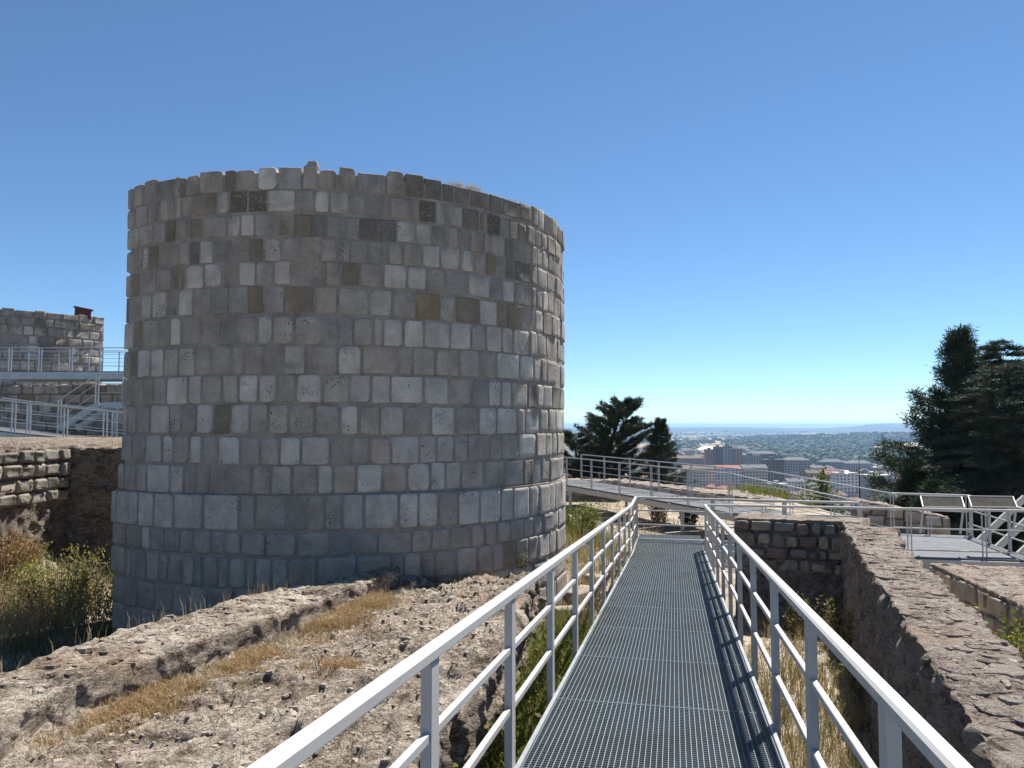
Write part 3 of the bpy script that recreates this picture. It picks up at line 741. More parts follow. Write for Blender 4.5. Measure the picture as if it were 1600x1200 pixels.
# ------------------------------------------------------------------ masonry facing on a straight plane
def plane_surf(p0, p1, nrm):
    p0 = Vector(p0); p1 = Vector(p1); e = (p1 - p0); e.z = 0; e.normalize(); nr = Vector((nrm[0], nrm[1], 0)).normalized()
    return lambda u, v, d: Vector((p0.x, p0.y, 0)) + e * u + nr * d + Vector((0, 0, v))
def face_courses(root, surf, length, z_top, heights, wid, tones, proud=(0.005, 0.03), gap=0.012, rnd=(0.02, 0.07), jit=0.015, rough=0.012, mats=None, chamfer=0.012, top_fn=None, name='stone', edge=0.025, hv=0.0):
    mats = mats or ST; z = z_top; n = 0
    for r, h in enumerate(heights):
        u = -random.uniform(0, wid[0] * 0.5) if r % 2 else 0.0
        while u < length:
            w = random.uniform(*wid); u1 = min(u + w, length)
            if length - u1 < wid[0] * 0.45: u1 = length
            u0 = max(u, 0)
            if u1 - u0 > 0.05:
                dz = top_fn(0.5 * (u0 + u1)) if top_fn else 0
                t = random.choice(tones)
                zb = z - h + gap + dz + random.uniform(-hv, hv); za = z - gap + dz + (random.uniform(-0.02, 0.01) if r == 0 else random.uniform(-hv, hv))
                g = stone_geo(surf, u0 + gap, u1 - gap, zb, za, 1, 1, 0.10, random.uniform(*proud), jit, rnd, chamfer, rough, edge)
                mesh_obj(name, g[0], g[1], mats[t], root, smooth=True); n += 1
            u = u1
        z -= h
    return n

# ------------------------------------------------------------------ L-shaped wall to the right of the walkway
def build_right_wall():
    zt = -1.25
    A = hit(1146, 806, zt); B = hit(1316, 815, zt); C = hit(1500, 1112, zt)
    d = (C - B).normalized(); E = B + d * 12.5
    n_out = Vector((-d.y, d.x, 0)); n_out = n_out if n_out.x > 0 else -n_out
    root = thing('rubble_wall', (B.x, B.y, -2.7), 'L-shaped rubble wall with broad weathered top beside the right railing', 'wall')
    wd = 0.50; fdir = (A - B).normalized(); back = Vector((-fdir.y, fdir.x, 0)); back = back if back.y > 0 else -back
    Bo = hit(1404, 826, zt)
    secs = []
    for k in range(9):
        t = k / 8; p = B.lerp(E, t); o = (p + n_out * wd) if k else Bo
        zz = zt - 0.03 * math.sin(k)
        lo = 0.10 * (0.4 + t)
        secs.append([Vz(p - n_out * lo, -2.95), Vz(p, zz), Vz(o, zz - 0.02), Vz(o + n_out * 0.06, -3.3)])
    dr = disp_rubble(0.24, 0.04, 0.065, 0.02, 0.06, 0.8, 33)
    def disp(P, n):
        top = np.clip(n[:, 2], 0, 1) ** 2
        g1, g2, gid = worley(P * np.array([7, 10, 8.0]) + 0.8 * np.stack([fbm(P * 5, 3, 37)] * 3, 1), 38)
        lay = 0.030 * (np.round(fbm(P * np.array([2.2, 4.2, 2]), 4, 35) * 6) / 6) + 0.022 * (gid ** 2 - 0.3) * np.clip((g2 - g1) / 0.15, 0, 1) + 0.014 * fbm(P * 14, 4, 36, 0.7)
        return dr(P, n) * (0.62 - 0.42 * top) + lay * (1 - 0.4 * top)
    LEG = rough_prism('long_leg', secs, 0.028, disp, WALLTOP, root)
    xy = []
    for _ in range(1500):
        t = random.random() ** 0.8; q = B.lerp(E, t * 0.85) + n_out * wd * random.uniform(0.12, 0.88); xy.append((q.x, q.y))
    flat_stones('wall_stones', LEG, xy[::2], 0.02, 0.12, WALLTOP, root, 0.16, 0.60, 1.8, 0.03)
    flat_stones('wall_chips', LEG, np.array(xy) + 0.03, 0.005, 0.028, RUBBLE['grey'], root, 0.4, 0.35, 2.5, 0.1)
    # short leg facing the camera: core behind individually laid stones
    A2 = A + back * 0.62; B2 = B + back * 0.62
    cb = -back * -0.05
    secs = [[Vz(A + cb, -2.9), Vz(A + cb, zt - 0.03), Vz(A2, zt - 0.02), Vz(A2, -2.9)], [Vz(B + cb - fdir * 0.2, -2.9), Vz(B + cb - fdir * 0.2, zt), Vz(B2 - fdir * 0.3, zt), Vz(B2 - fdir * 0.3, -2.9)]]
    rough_prism('short_leg_core', secs, 0.03, lambda P, n: disp(P, n) * 0.75, WALLTOP, root)
    surf = plane_surf(A, B, -back); Ln = (B - A).length
    mats = {'t': RUBBLE['tan'], 'g': RUBBLE['grey'], 'r': RUBBLE['red'], 'M': ST['M'], 'G': ST['G']}
    face_courses(root, surf, Ln, zt - 0.04, [0.16, 0.19, 0.15, 0.17], (0.10, 0.32), 'tggtrrtg', (-0.02, 0.02), 0.007, (0.03, 0.09), 0.03, 0.016, mats, 0.010, edge=0.018, hv=0.02)
    # lower part of the short leg is coarse rubble concrete
    secs = [[Vz(A + back * 0.02 - fdir * 0, -2.95), Vz(A + back * 0.01, zt - 0.53), Vz(A + back * 0.3, zt - 0.5), Vz(A + back * 0.3, -2.9)],
            [Vz(B - back * 0.10 - fdir * 0.15, -2.95), Vz(B + back * 0.01 - fdir * 0.1, zt - 0.53), Vz(B + back * 0.3, zt - 0.5), Vz(B + back * 0.3, -2.9)]]
    rough_prism('lower_core', secs, 0.03, disp_rubble(0.2, 0.05, 0.05, 0.02, 0.04, 1, 39), WALLTOP, root)
    # second, lower wall outside
    zt2 = -2.22
    root2 = thing('rubble_wall', (6.6, 11, -3.2), 'lower broad ruined wall in front of the grey viewing platform', 'wall')
    a = hit(1446, 879, zt2); b = hit(1600, 950, zt2); dd = (b - a).normalized(); e = a + dd * 8.5
    no = Vector((-dd.y, dd.x, 0)); no = no if no.x > 0 else -no
    secs = []
    for k in range(6):
        p = a.lerp(e, k / 5); secs.append([Vz(p + no * 0.06, -3.6), Vz(p + no * 0.06, zt2), Vz(p + no * 2.0, zt2 - 0.05), Vz(p + no * 2.1, -4.5)])
    W2 = rough_prism('wall_core', secs, 0.045, lambda P, n: disp(P, n) * 0.9, WALLTOP, root2)
    xy = [(a.lerp(e, random.random()) + no * random.uniform(0.1, 1.9))[:2] for _ in range(500)]
    flat_stones('wall_stones', W2, xy, 0.02, 0.14, WALLTOP, root2, 0.16, 0.55, 2.0)
    surf = plane_surf(a, e, -no)
    face_courses(root2, surf, (e - a).length, zt2 - 0.03, [0.30, 0.26, 0.26], (0.25, 0.6), 'tggt', (-0.06, -0.02), 0.009, (0.03, 0.1), 0.03, 0.02, mats, 0.012, edge=0.02, hv=0.02)
    return B, E, n_out
RW_B, RW_E, RW_N = build_right_wall()

# ------------------------------------------------------------------ ramp walkway with steel grating
def build_walkway():
    root = thing('grating_walkway', wp(0, 0, -0.1), 'straight ramp walkway of galvanised steel grating between two light grey railings', 'walkway')
    L, Rr = -0.845, 0.578; pl = 1.33; s0 = 5.53 - 5 * pl
    Wd = Rr - L
    # one panel, shared by all: bearing bars along the walkway, cross rods, frame bars
    gs = []
    nb = 43
    for i in range(nb + 1):
        x = -Wd / 2 + 0.012 + (Wd - 0.024) * i / nb
        gs.append(box_geo((x - 0.0021, 0.004, -0.030), (0.0042, 0, 0), (0, pl - 0.008, 0), (0, 0, 0.030)))
    nc = 40
    for j in range(nc):
        y = 0.02 + (pl - 0.04) * j / (nc - 1)
        gs.append(box_geo((-Wd / 2 + 0.004, y - 0.002, -0.026), (Wd - 0.008, 0, 0), (0, 0.004, 0), (0, 0, 0.022)))
    for y in (0.003, pl - 0.009):
        gs.append(box_geo((-Wd / 2, y, -0.031), (Wd, 0, 0), (0, 0.006, 0), (0, 0, 0.0325)))
    v, f, _ = join_geo([(list(g[0]), g[1]) for g in gs])
    me = bpy.data.meshes.new('grating_panel'); me.from_pydata([tuple(p) for p in v], [], f); me.materials.append(GRATE); me.update()
    ang = math.atan2(-WU.x, WU.y)
    rot = Matrix.Rotation(ang, 4, 'Z') @ Matrix.Rotation(math.atan(SLOPE), 4, 'X')
    k = 0; s = s0
    while s + pl < S_LAND + 0.3:
        o = bpy.data.objects.new('grating_panel', me); link(o, root)
        o.matrix_basis = Matrix.Translation(wp(s, (L + Rr) / 2)) @ rot
        s += pl
    s_end = s
    # level landing panels and the right-hand branch, turned by 90 degrees
    for lat in (L + 0.66,):
        for q in range(2):
            o = bpy.data.objects.new('grating_panel', me); link(o, root)
            o.matrix_basis = Matrix.Translation(WU * (s_end + q * pl) + WR * ((L + Rr) / 2) + Vector((0, 0, wz(s_end)))) @ Matrix.Rotation(ang, 4, 'Z')
    for q in range(3):
        o = bpy.data.objects.new('grating_panel', me); link(o, root)
        o.matrix_basis = Matrix.Translation(WU * (S_LAND + 1.22) + WR * (Rr + q * pl) + Vector((0, 0, LAND_Z + 0.002))) @ Matrix.Rotation(ang - math.pi / 2, 4, 'Z')
    # side channels and cross beams, feet
    for lat in (L - 0.015, Rr + 0.015):
        g = sweep([wp(-1.2, lat, -0.085), wp(S_LAND, lat, -0.085), wp(S_LAND + (1.95 if lat < 0 else 0.5), lat, -0.085)], 0.03, 0.17, 0.004)
        put('side_channel', g, GALV, root)
    g = sweep([wp(S_LAND + 1.97, L - 0.03, -0.085), wp(S_LAND + 1.97, 4.2, -0.085)], 0.03, 0.17, 0.004); put('side_channel', g, GALV, root)
    g = sweep([wp(S_LAND + 0.48, Rr + 0.03, -0.085), wp(S_LAND + 0.48, 4.4, -0.085)], 0.03, 0.17, 0.004); put('side_channel', g, GALV, root)
    s = -0.6
    while s < S_LAND + 1.9:
        g = bar(wp(s, L + 0.005, -0.075), wp(s, Rr - 0.005, -0.075), 0.05, 0.07); put('cross_beam', g, STEEL_D, root)
        if int((s + 0.6) / 1.33) % 2 == 0:
            for lat in (L + 0.1, Rr - 0.1):
                p = wp(s, lat); b = gz(p.x, p.y)
                put('support_leg', vbar(p, b - 0.1, p.z - 0.11, 0.08, 0.08, WU), GALV, root)
        s += 1.33
    for lat in (2.2, 3.8):
        for ds in (0.55, 1.9):
            p = wp(S_LAND + ds, lat); put('support_leg', vbar(p, gz(p.x, p.y) - 0.1, p.z - 0.11, 0.08, 0.08, WU), GALV, root)
    return L, Rr
WL, WRt = build_walkway()

def railing(name, label, path, posts, height=0.96, mids=(0.64, 0.32), top=(0.058, 0.052), mid=(0.03, 0.034), post=(0.042, 0.095), below=0.16, mat=None, group=None, pairs=False, mid_mat=None, pairgap=0.07, bolts=None):
    """path: floor-level polyline; posts: list of (point, direction)"""
    mat = mat or RAIL
    path = [Vector(p) for p in path]
    root = thing(name, path[0] + Vector((0, 0, -below)), label, 'railing', group)
    up = lambda h: [p + Vector((0, 0, h)) for p in path]
    put('top_rail', sweep(up(height - top[1] / 2), top[0], top[1], min(0.010, top[1] * .25)), mat, root)
    for h in mids: put('mid_rail', sweep(up(h), mid[0], mid[1], 0.003), mid_mat or mat, root)
    for p, d in posts:
        p = Vector(p); d = Vector(d).normalized()
        if pairs:
            a = vbar(p - d * pairgap / 2, p.z - below, p.z + height - top[1], post[0], post[1], d); b = vbar(p + d * pairgap / 2, p.z - below, p.z + height - top[1], post[0], post[1], d)
            v, f, _ = join_geo([(a[0], a[1]), (b[0], b[1])]); put('post', (v, f), mat, root)
        else:
            po = put('post', vbar(p, p.z - below, p.z + height - top[1] + 0.002, post[0], post[1], d), mat, root)
            if bolts is not None:
                for dz in (-0.05, -0.12):
                    o = p + Vector((0, 0, dz)) + bolts * (post[0] / 2 - 0.004)
                    put('bolt', tube([o - bolts * post[0], o + bolts * 0.012], [0.011, 0.011], 6), GALV, po)
    return root

S_R = S_LAND + 0.5; S_L = S_LAND + 1.93
posts = []; s = 2.76 - 3 * 1.41
while s < S_LAND + 1.6: posts.append((wp(s, WL - 0.045), WU)); s += 1.41
lt0 = wp(-1.5, WL - 0.045); 
far_end = hit(1343, 784, LAND_Z + 0.96); far_end.z = LAND_Z
corner_l = wp(S_L, WL - 0.045)
for t in (0.0, 0.36, 0.68, 1.0):
    posts.append((corner_l.lerp(far_end, t), WR))
railing('railing', 'light grey railing on the tower side of the ramp walkway, turning at the far end', [lt0, wp(S_LAND, WL - 0.045), corner_l, far_end], posts, bolts=-WR)
posts = []; s = 2.54 - 3 * 1.375
while s < S_R - 0.4: posts.append((wp(s, WRt + 0.045), WU)); s += 1.375
posts.append((wp(S_R, WRt + 0.045), WU))
railing('railing', 'light grey railing on the rubble wall side of the ramp walkway', [wp(-1.5, WRt + 0.045), wp(S_LAND, WRt + 0.045), wp(S_R, WRt + 0.045)], posts, bolts=WR)
# railing of the right-hand branch and platform front: thinner rails on paired flats
near_end = hit(1640, 797, LAND_Z + 0.96); near_end.z = LAND_Z
c0 = wp(S_R, WRt + 0.11); c0.z = LAND_Z
posts = [(hit(x, 795, LAND_Z + 0.96), WR) for x in (1202, 1310, 1426, 1536, 1632)]
posts = [(Vector((p.x, p.y, LAND_Z)), d) for p, d in posts]
dirn = (near_end - c0).normalized()
posts = [(c0 + dirn * (p - c0).dot(dirn), d) for p, d in posts]
railing('railing', 'thin grey railing on paired flat posts along the near edge of the viewing platform', [c0, near_end], posts, mids=(0.55, 0.12), top=(0.05, 0.05), mid=(0.02, 0.024), post=(0.05, 0.014), below=0.30, pairs=True)

# ------------------------------------------------------------------ viewing platform on the right
def build_platform():
    z = LAND_Z
    def q(s, lat, dz=0): return WU * s + WR * lat + Vector((0, 0, z + dz))
    s0, s1, l0, l1 = 16.72, 20.2, 3.95, 6.8
    root = thing('viewing_platform', q((s0 + s1) / 2, (l0 + l1) / 2, -0.4), 'grey steel viewing platform with board deck, leaning struts along its outer edge', 'platform')
    n = 8
    for i in range(n):
        a = s0 + (s1 - s0) * i / n; b = s0 + (s1 - s0) * (i + 1) / n
        put('deck_board', box_geo(q(a + 0.006, l0, -0.04 + random.uniform(0, 0.004)), WR * (l1 - l0), WU * (b - a - 0.012), Vector((0, 0, 0.036))), DECKM, root)
    for pts in ([q(s0 - 0.02, l0, -0.14), q(s0 - 0.02, l1 + 0.1, -0.14)], [q(s1 + 0.02, l0, -0.14), q(s1 + 0.02, l1 + 0.1, -0.14)], [q(s0, l1 + 0.04, -0.14), q(s1, l1 + 0.04, -0.14)]):
        put('edge_beam', sweep(pts, 0.05, 0.20, 0.005), RAIL, root)
    for l in (4.5, 5.6, 6.6):
        put('joist', bar(q(s0 + 0.03, l, -0.12), q(s1 - 0.03, l, -0.12), 0.06, 0.12), STEEL_D, root)
    for s in (16.85, 17.9, 18.95, 20.0):
        d = (WR * 0.70 + Vector((0, 0, 0.72))).normalized()
        p = q(s, l1 + 0.14, -0.10)
        put('leaning_strut', sweep([p - d * 1.7, p + d * 1.45], 0.13, 0.10, 0.006, WU), RAIL, root)
    for l, s in ((4.3, 19.5), (6.5, 19.5), (4.3, 17.0), (6.5, 17.0)):
        p = q(s, l); put('support_leg', vbar(p, gz(p.x, p.y) - 0.2, z - 0.18, 0.12, 0.12, WU), GALV, root)
    # railings: far side and outer side
    fa = hit(1395, 831, z); fa.z = z
    fb = q(s1, l1); 
    ps = [fa.lerp(fb, t) for t in (0.0, 0.5, 1.0)]
    railing('railing', 'grey railing along the far edge of the viewing platform before the dark conifers', [fa, fb], [(p, WR) for p in ps], mids=(0.55, 0.12), top=(0.05, 0.05), mid=(0.02, 0.024), post=(0.05, 0.014), below=0.15, pairs=True)
    ps = [q(s, l1) for s in (16.85, 17.9, 18.95, 20.0)]
    railing('railing', 'grey railing on the outer edge of the platform in front of the leaning struts', [q(16.75, l1), q(s1, l1)], [(p, WU) for p in ps], mids=(0.60, 0.28), top=(0.05, 0.05), mid=(0.02, 0.03), post=(0.05, 0.06), below=0.12)
    # two tilted display panels on the near rail
    for i, (xa, xb, lab) in enumerate(((1441, 1506, 'tilted grey display panel on the platform railing, next to the ramp'), (1517, 1588, 'tilted grey display panel on the platform railing, next to the leaning struts'))):
        pa = at(xa, 790, 15.75); pb = at(xb, 790, 15.6); e = Vector((pb.x - pa.x, pb.y - pa.y, 0)); w = e.length; e.normalize()
        fw = Vector((-e.y, e.x, 0)); fw = fw if fw.y > 0 else -fw
        o = Vector((pa.x, pa.y, z + 0.95)) - fw * 0.04
        r = thing('display_panel', (pa.x, pa.y, z + 0.4), lab, 'display panel', 'display panels on the platform railing')
        sl = (fw * 0.30 + e * 0.05 + Vector((0, 0, 0.19)))
        nn = e.cross(sl).normalized(); nn = nn if nn.z > 0 else -nn
        bd = put('board', box_geo(o - e * 0.0, e * w, sl, -nn * 0.025), PANELM, r)
        for a_, b_ in ((o, o + e * w), (o + sl, o + sl + e * w), (o, o + sl), (o + e * w, o + e * w + sl)):
            put('frame_bar', bar(a_ + nn * 0.001, b_ + nn * 0.001, 0.022, 0.026, 0.003), RAIL, bd)
        for t in (0.02, 0.98):
            a_ = o + e * w * t + sl * 0.06
            put('leg', bar(a_ - nn * 0.02, Vector((a_.x, a_.y, z + 0.42)) - e * 0.08, 0.035, 0.035, 0.003), RAIL, r)
build_platform()

# ------------------------------------------------------------------ ramp coming down from behind the tower to the platform
def build_back_ramp():
    near = [Vector((1.2, 28.3, -2.03)), Vector((5.38, 19.0, -2.13)), Vector((7.55, 16.78, LAND_Z + 0.01))]
    far = [Vector((2.6, 28.9, -2.03)), Vector((6.65, 19.75, -2.13)), Vector((9.2, 18.55, LAND_Z + 0.01))]
    root = thing('steel_ramp', (5.4, 19.4, -2.8), 'raised grey steel ramp descending from behind the tower to the platform', 'ramp')
    for i in range(2):
        a, b, c, d = near[i], near[i + 1], far[i + 1], far[i]
        n = 8 if i == 0 else 4
        for k in range(n):
            t0 = k / n + 0.004; t1 = (k + 1) / n - 0.004
            p = [a.lerp(b, t0), a.lerp(b, t1), d.lerp(c, t1), d.lerp(c, t0)]
            v = [x for x in p] + [x - Vector((0, 0, 0.035)) for x in p]
            put('floor_panel', (v, [(0, 1, 2, 3), (7, 6, 5, 4), (0, 4, 5, 1), (1, 5, 6, 2), (2, 6, 7, 3), (3, 7, 4, 0)]), FLOORP, root)
    for ln in (near, far):
        put('side_channel', sweep([p - Vector((0, 0, 0.12)) for p in ln], 0.05, 0.16, 0.004), GALV, root)
    for a, b, t in ((near[0], near[1], 0.18), (near[0], near[1], 0.8), (far[0], far[1], 0.3), (near[1], near[2], 0.4)):
        p = a.lerp(b, t); put('support_leg', vbar(p + Vector((0.06, 0.05, 0)), gz(p.x, p.y) - 0.2, p.z - 0.2, 0.10, 0.10, WU), GALV, root)
    def posts(ln):
        out = []
        for a, b in zip(ln[:-1], ln[1:]):
            n = max(1, int(round((b - a).length / 1.7)))
            for k in range(n): out.append((a.lerp(b, k / n), (b - a)))
        out.append((ln[-1], ln[-1] - ln[-2])); return out
    kw = dict(mids=(0.55, 0.12), top=(0.04, 0.032), mid=(0.016, 0.016), post=(0.03, 0.012), below=0.2, pairs=True, mat=GALV)
    railing('railing', 'thin grey railing on the near side of the raised ramp behind the walkway', near, posts(near), **kw)
    railing('railing', 'thin grey railing on the valley side of the raised ramp', far, posts(far)[:-1], **kw)
build_back_ramp()

# ------------------------------------------------------------------ ruined walls behind the ramp
def simple_wall(name, label, a, b, z0, zt, th, heights, wid, tones='tgM', cell=0.3, face=True, mat=None, seed=50):
    a = Vector((a[0], a[1], 0)); b = Vector((b[0], b[1], 0)); e = (b - a).normalized(); nb = Vector((-e.y, e.x, 0)); nb = nb if nb.y > 0 else -nb
    root = thing(name, ((a.x + b.x) / 2, (a.y + b.y) / 2, z0), label, 'wall')
    zt0, zt1 = zt if hasattr(zt, '__len__') else (zt, zt)
    dr = disp_rubble(cell, 0.05, 0.05, 0.02, 0.04, 1, seed)
    secs = [[Vz(a + nb * 0.05, z0), Vz(a + nb * 0.05, zt0), Vz(a + nb * th, zt0), Vz(a + nb * th, z0)], [Vz(b + nb * 0.05, z0), Vz(b + nb * 0.05, zt1), Vz(b + nb * th, zt1), Vz(b + nb * th, z0)]]
    rough_prism('wall_core', secs, 0.08, dr, mat or WALLTOP, root)
    if face:
        mats = {'t': RUBBLE['tan'], 'g': RUBBLE['grey'], 'r': RUBBLE['red'], 'M': ST['M'], 'L': ST['L'], 'G': ST['G'], 'B': ST['B'], 'D': ST['D']}
        Ln = (b - a).length
        face_courses(root, plane_surf(a, b, -nb), Ln, min(zt0, zt1) - 0.03, heights, wid, tones, (-0.02, 0.02), 0.014, (0.02, 0.08), 0.02, 0.015, mats, 0.015,
                     top_fn=(lambda u: (zt0 + (zt1 - zt0) * u / Ln) - min(zt0, zt1)) if zt0 != zt1 else None)
    return root
simple_wall('ruined_wall', 'short ruined wall block with flat pale top behind the raised ramp beside the tower', (1.2, 30.2), (4.2, 29.8), -3.2, -2.12, 1.2, [0.3, 0.3], (0.3, 0.6), 'tgr', seed=51)
simple_wall('ruined_wall', 'long low ruined wall with coursed blocks behind the raised ramp', (4.2, 31.2), (10.2, 29.2), -3.6, (-2.25, -2.85), 1.6, [0.33, 0.33], (0.4, 0.8), 'tgrM', seed=52)
simple_wall('ruined_wall', 'small stone wall with sloping top behind the viewing platform', (9.6, 21.6), (11.9, 21.0), -3.9, (-2.05, -2.5), 0.9, [0.3, 0.3, 0.3], (0.35, 0.6), 'tgM', seed=53)
# ------------------------------------------------------------------ left: retaining wall, upper terrace, second tower, steel stairs
def build_left():
    zt = -0.36
    C = at(110, 699, 13.0); C.z = 0
    sd = Vector((-0.14, -0.99, 0)).normalized(); sn = Vector((0.99, -0.14, 0))
    E = C + sd * 8.0
    root = thing('retaining_wall', (C.x, C.y, -2.6), 'retaining wall of rough rusticated blocks left of the tower, half in shadow', 'wall')
    mats = {'t': RUBBLE['tan'], 'g': RUBBLE['grey'], 'M': ST['M'], 'D': ST['D']}
    # side leg (sunlit), core then blocks
    dr = disp_rubble(0.25, 0.05, 0.06, 0.02, 0.05, 1, 81)
    bk = -sn
    secs = [[Vz(C + bk * 0.06 - sd * 0.3, -2.9), Vz(C + bk * 0.06 - sd * 0.3, zt), Vz(C + bk * 1.2 - sd * 0.3, zt), Vz(C + bk * 1.2 - sd * 0.3, -2.9)],
            [Vz(E + bk * 0.06, -2.9), Vz(E + bk * 0.06, zt), Vz(E + bk * 1.2, zt), Vz(E + bk * 1.2, -2.9)]]
    rough_prism('side_core', secs, 0.05, dr, WALLTOP2, root)
    surf = plane_surf(C, E, sn)
    face_courses(root, surf, 4.0, zt - 0.02, [0.22, 0.23, 0.22, 0.2], (0.22, 0.42), 'tggt', (0.0, 0.05), 0.010, (0.02, 0.06), 0.025, 0.03, mats, 0.02, name='block', edge=0.035, hv=0.012)
    # back leg, faces the camera, runs behind the tower
    B1 = Vector((-1.6, 14.2, 0)); e = (B1 - C).normalized(); nb = Vector((-e.y, e.x, 0)); nb = nb if nb.y > 0 else -nb
    secs = [[Vz(C + nb * 0.03 - e * 0.1, -2.9), Vz(C + nb * 0.03 - e * 0.1, zt), Vz(C + nb * 1.2 - e * 0.1, zt), Vz(C + nb * 1.2 - e * 0.1, -2.9)], [Vz(B1 + nb * 0.03, -2.9), Vz(B1 + nb * 0.03, zt), Vz(B1 + nb * 1.2, zt), Vz(B1 + nb * 1.2, -2.9)]]
    rough_prism('back_core', secs, 0.06, dr, WALLTOP2, root)
    # upper terrace ground behind it
    pts = [E + bk * 1.0, C + bk * 1.0, C + nb * 0.8, B1 + nb * 0.8, Vector((-0.6, 20, 0)), Vector((-1.5, 40, 0)), Vector((-60, 60, 0)), Vector((-40, 8, 0))]
    n = len(pts); zz = [zt - 0.03] * 4 + [-0.5, -0.6, -0.2, -0.2]
    cen = Vector((-14, 24, -0.35)); V = [cen] + [Vz(p, z) for p, z in zip(pts, zz)] + [Vz(p, -4.0) for p in pts]
    Fc = [(0, 1 + i, 1 + (i + 1) % n) for i in range(n)] + [(1 + i, 1 + n + i, 1 + n + (i + 1) % n, 1 + (i + 1) % n) for i in range(n)]
    mesh_obj('upper_terrace', V, Fc, WALLTOP2, kind='structure')

    # second tower, behind the steel decks
    R2 = 6.0; C2 = Vector((-23.4, 35.3, 0))
    def s2(th, z, d): return Vector((C2.x + (R2 + d) * math.sin(th), C2.y - (R2 + d) * math.cos(th), z))
    def th2(px):
        d = ray(px, 560); dd = Vector((d.x, d.y)).normalized(); c = Vector((C2.x, C2.y)); q = dd.dot(c); disc = q * q - c.length_squared + R2 * R2
        p = dd * (q - math.sqrt(max(disc, 0))) - c; return math.atan2(p.x, -p.y)
    r2 = thing('round_tower', (C2.x, C2.y, -0.4), 'smaller distant round tower with sunlit right flank behind the steel walkways', 'tower')
    te = th2(161); ts = th2(-40); zt2 = 4.68; zb = -0.6
    V = []; Fc = []; n = 40
    for i in range(n + 1):
        th = ts - 1.2 + (te - ts + 1.2) * i / n
        V += [s2(th, zb, -0.01), s2(th, zt2 - 0.08, -0.01), s2(th, zt2 - 0.08, -1.0), s2(th, zb, -1.0)]
    for i in range(n):
        for j in range(4): Fc.append((i*4+j, (i+1)*4+j, (i+1)*4+(j+1) % 4, i*4+(j+1) % 4))
    Fc += [(0, 1, 2, 3), (n*4+3, n*4+2, n*4+1, n*4)]
    mesh_obj('mortar_core', V, Fc, MORTAR, r2)
    z = zt2; row = 0
    while z > -0.3:
        h = random.uniform(0.32, 0.40); th = ts + random.uniform(-0.05, 0)
        while th < te - 0.01:
            w = random.uniform(0.055, 0.125); t1 = min(th + w, te)
            if te - t1 < 0.03: t1 = te
            tone = random.choice('MMMMLGMBL') if row > 1 else random.choice('MGMMB')
            g = stone_geo(s2, th + 0.0025, t1 - 0.0025, z - h + 0.015, z - 0.012 + (random.uniform(-0.06, 0.03) if row == 0 else 0), R2, 1, 0.15, random.uniform(0.0, 0.05), 0.02, (0.02, 0.09), 0.02, 0.02)
            mesh_obj('stone', g[0], g[1], ST[tone], r2, smooth=True); th = t1
        z -= h; row += 1
    # rusty box on its rim
    p = s2(th2(119), zt2, -0.25); e2 = Vector((0.86, 0.5, 0))
    rb = thing('metal_box', p, 'dark red metal box tilted on the rim of the distant tower', 'box')
    fx = e2 * 0.62 + Vector((0, 0, -0.10)); up = Vector((0.02, 0, 0.40)); dp = Vector((-0.5, 0.86, 0)) * 0.45
    put('box_body', box_geo(p + Vector((0, 0, -0.05)), fx, dp, up), RUST, rb)
    put('lid', box_geo(p + Vector((0, 0, 0.352)) - fx * 0.06, fx * 1.2, dp, Vector((0.0, 0, 0.03))), RUST, rb)

    # curtain wall under the upper deck
    a = at(-60, 640, 30.4); b = at(260, 640, 29.6)
    simple_wall('curtain_wall', 'coursed grey stone curtain wall behind the steel stair and ramp', (a.x, a.y), (b.x, b.y), -0.8, 1.62, 0.8, [0.36] * 7, (0.35, 0.85), 'MMMLGB', mat=MORTAR, seed=84)

    # upper deck
    Yd = 27.5; zd = at(100, 580, Yd).z
    p0 = at(-60, 580, Yd); p1 = at(330, 580, Yd); p0.z = p1.z = zd
    r = thing('steel_walkway', (p0.x + 3, Yd, -0.5), 'high level steel walkway in front of the distant tower', 'walkway')
    n = 6
    for k in range(n):
        q0 = p0.lerp(p1, k / n + 0.002); q1 = p0.lerp(p1, (k + 1) / n - 0.002)
        put('floor_panel', box_geo(q0 - Vector((0, 0, 0.04)), q1 - q0, Vector((0, 1.6, 0)), Vector((0, 0, 0.04))), FLOORP, r)
    for dy in (0.0, 1.6): put('side_channel', sweep([p0 + Vector((0, dy, -0.16)), p1 + Vector((0, dy, -0.16))], 0.06, 0.26, 0.004), GALV, r)
    for x in (-30, 182, 300):
        q = at(x, 580, Yd); put('support_leg', vbar((q.x, Yd + 0.8, 0), -0.7, zd - 0.05, 0.14, 0.14, (1, 0, 0)), GALV, r)
    def lerp_px(pxs): return [(Vector((at(x, 580, Yd).x, Yd, zd)), Vector((1, 0, 0))) for x in pxs]
    railing('railing', 'grey railing with thin wires on the front of the high steel walkway', [p0, p1], lerp_px((-32, 15, 62, 110, 158, 205, 252)), height=0.86, mids=(0.74, 0.60, 0.46, 0.32, 0.18), top=(0.04, 0.03), mid=(0.012, 0.012), post=(0.036, 0.036), below=0.2, pairs=True, pairgap=0.10, mat=GALV)
    q0 = p0 + Vector((0, 1.6, 0)); q1 = p1 + Vector((0, 1.6, 0))
    railing('railing', 'grey railing with thin wires on the tower side of the high steel walkway', [q0, q1], [(p + Vector((0, 1.6, 0)), d) for p, d in lerp_px((0, 50, 100, 150, 200))], height=0.86, mids=(0.60, 0.32), top=(0.04, 0.03), mid=(0.012, 0.012), post=(0.036, 0.036), below=0.2, mat=GALV)
    # lower ramp
    Yr = 23.5
    f0 = at(-50, 667, Yr); f1 = at(44, 678, Yr); f2 = at(225, 696, Yr)
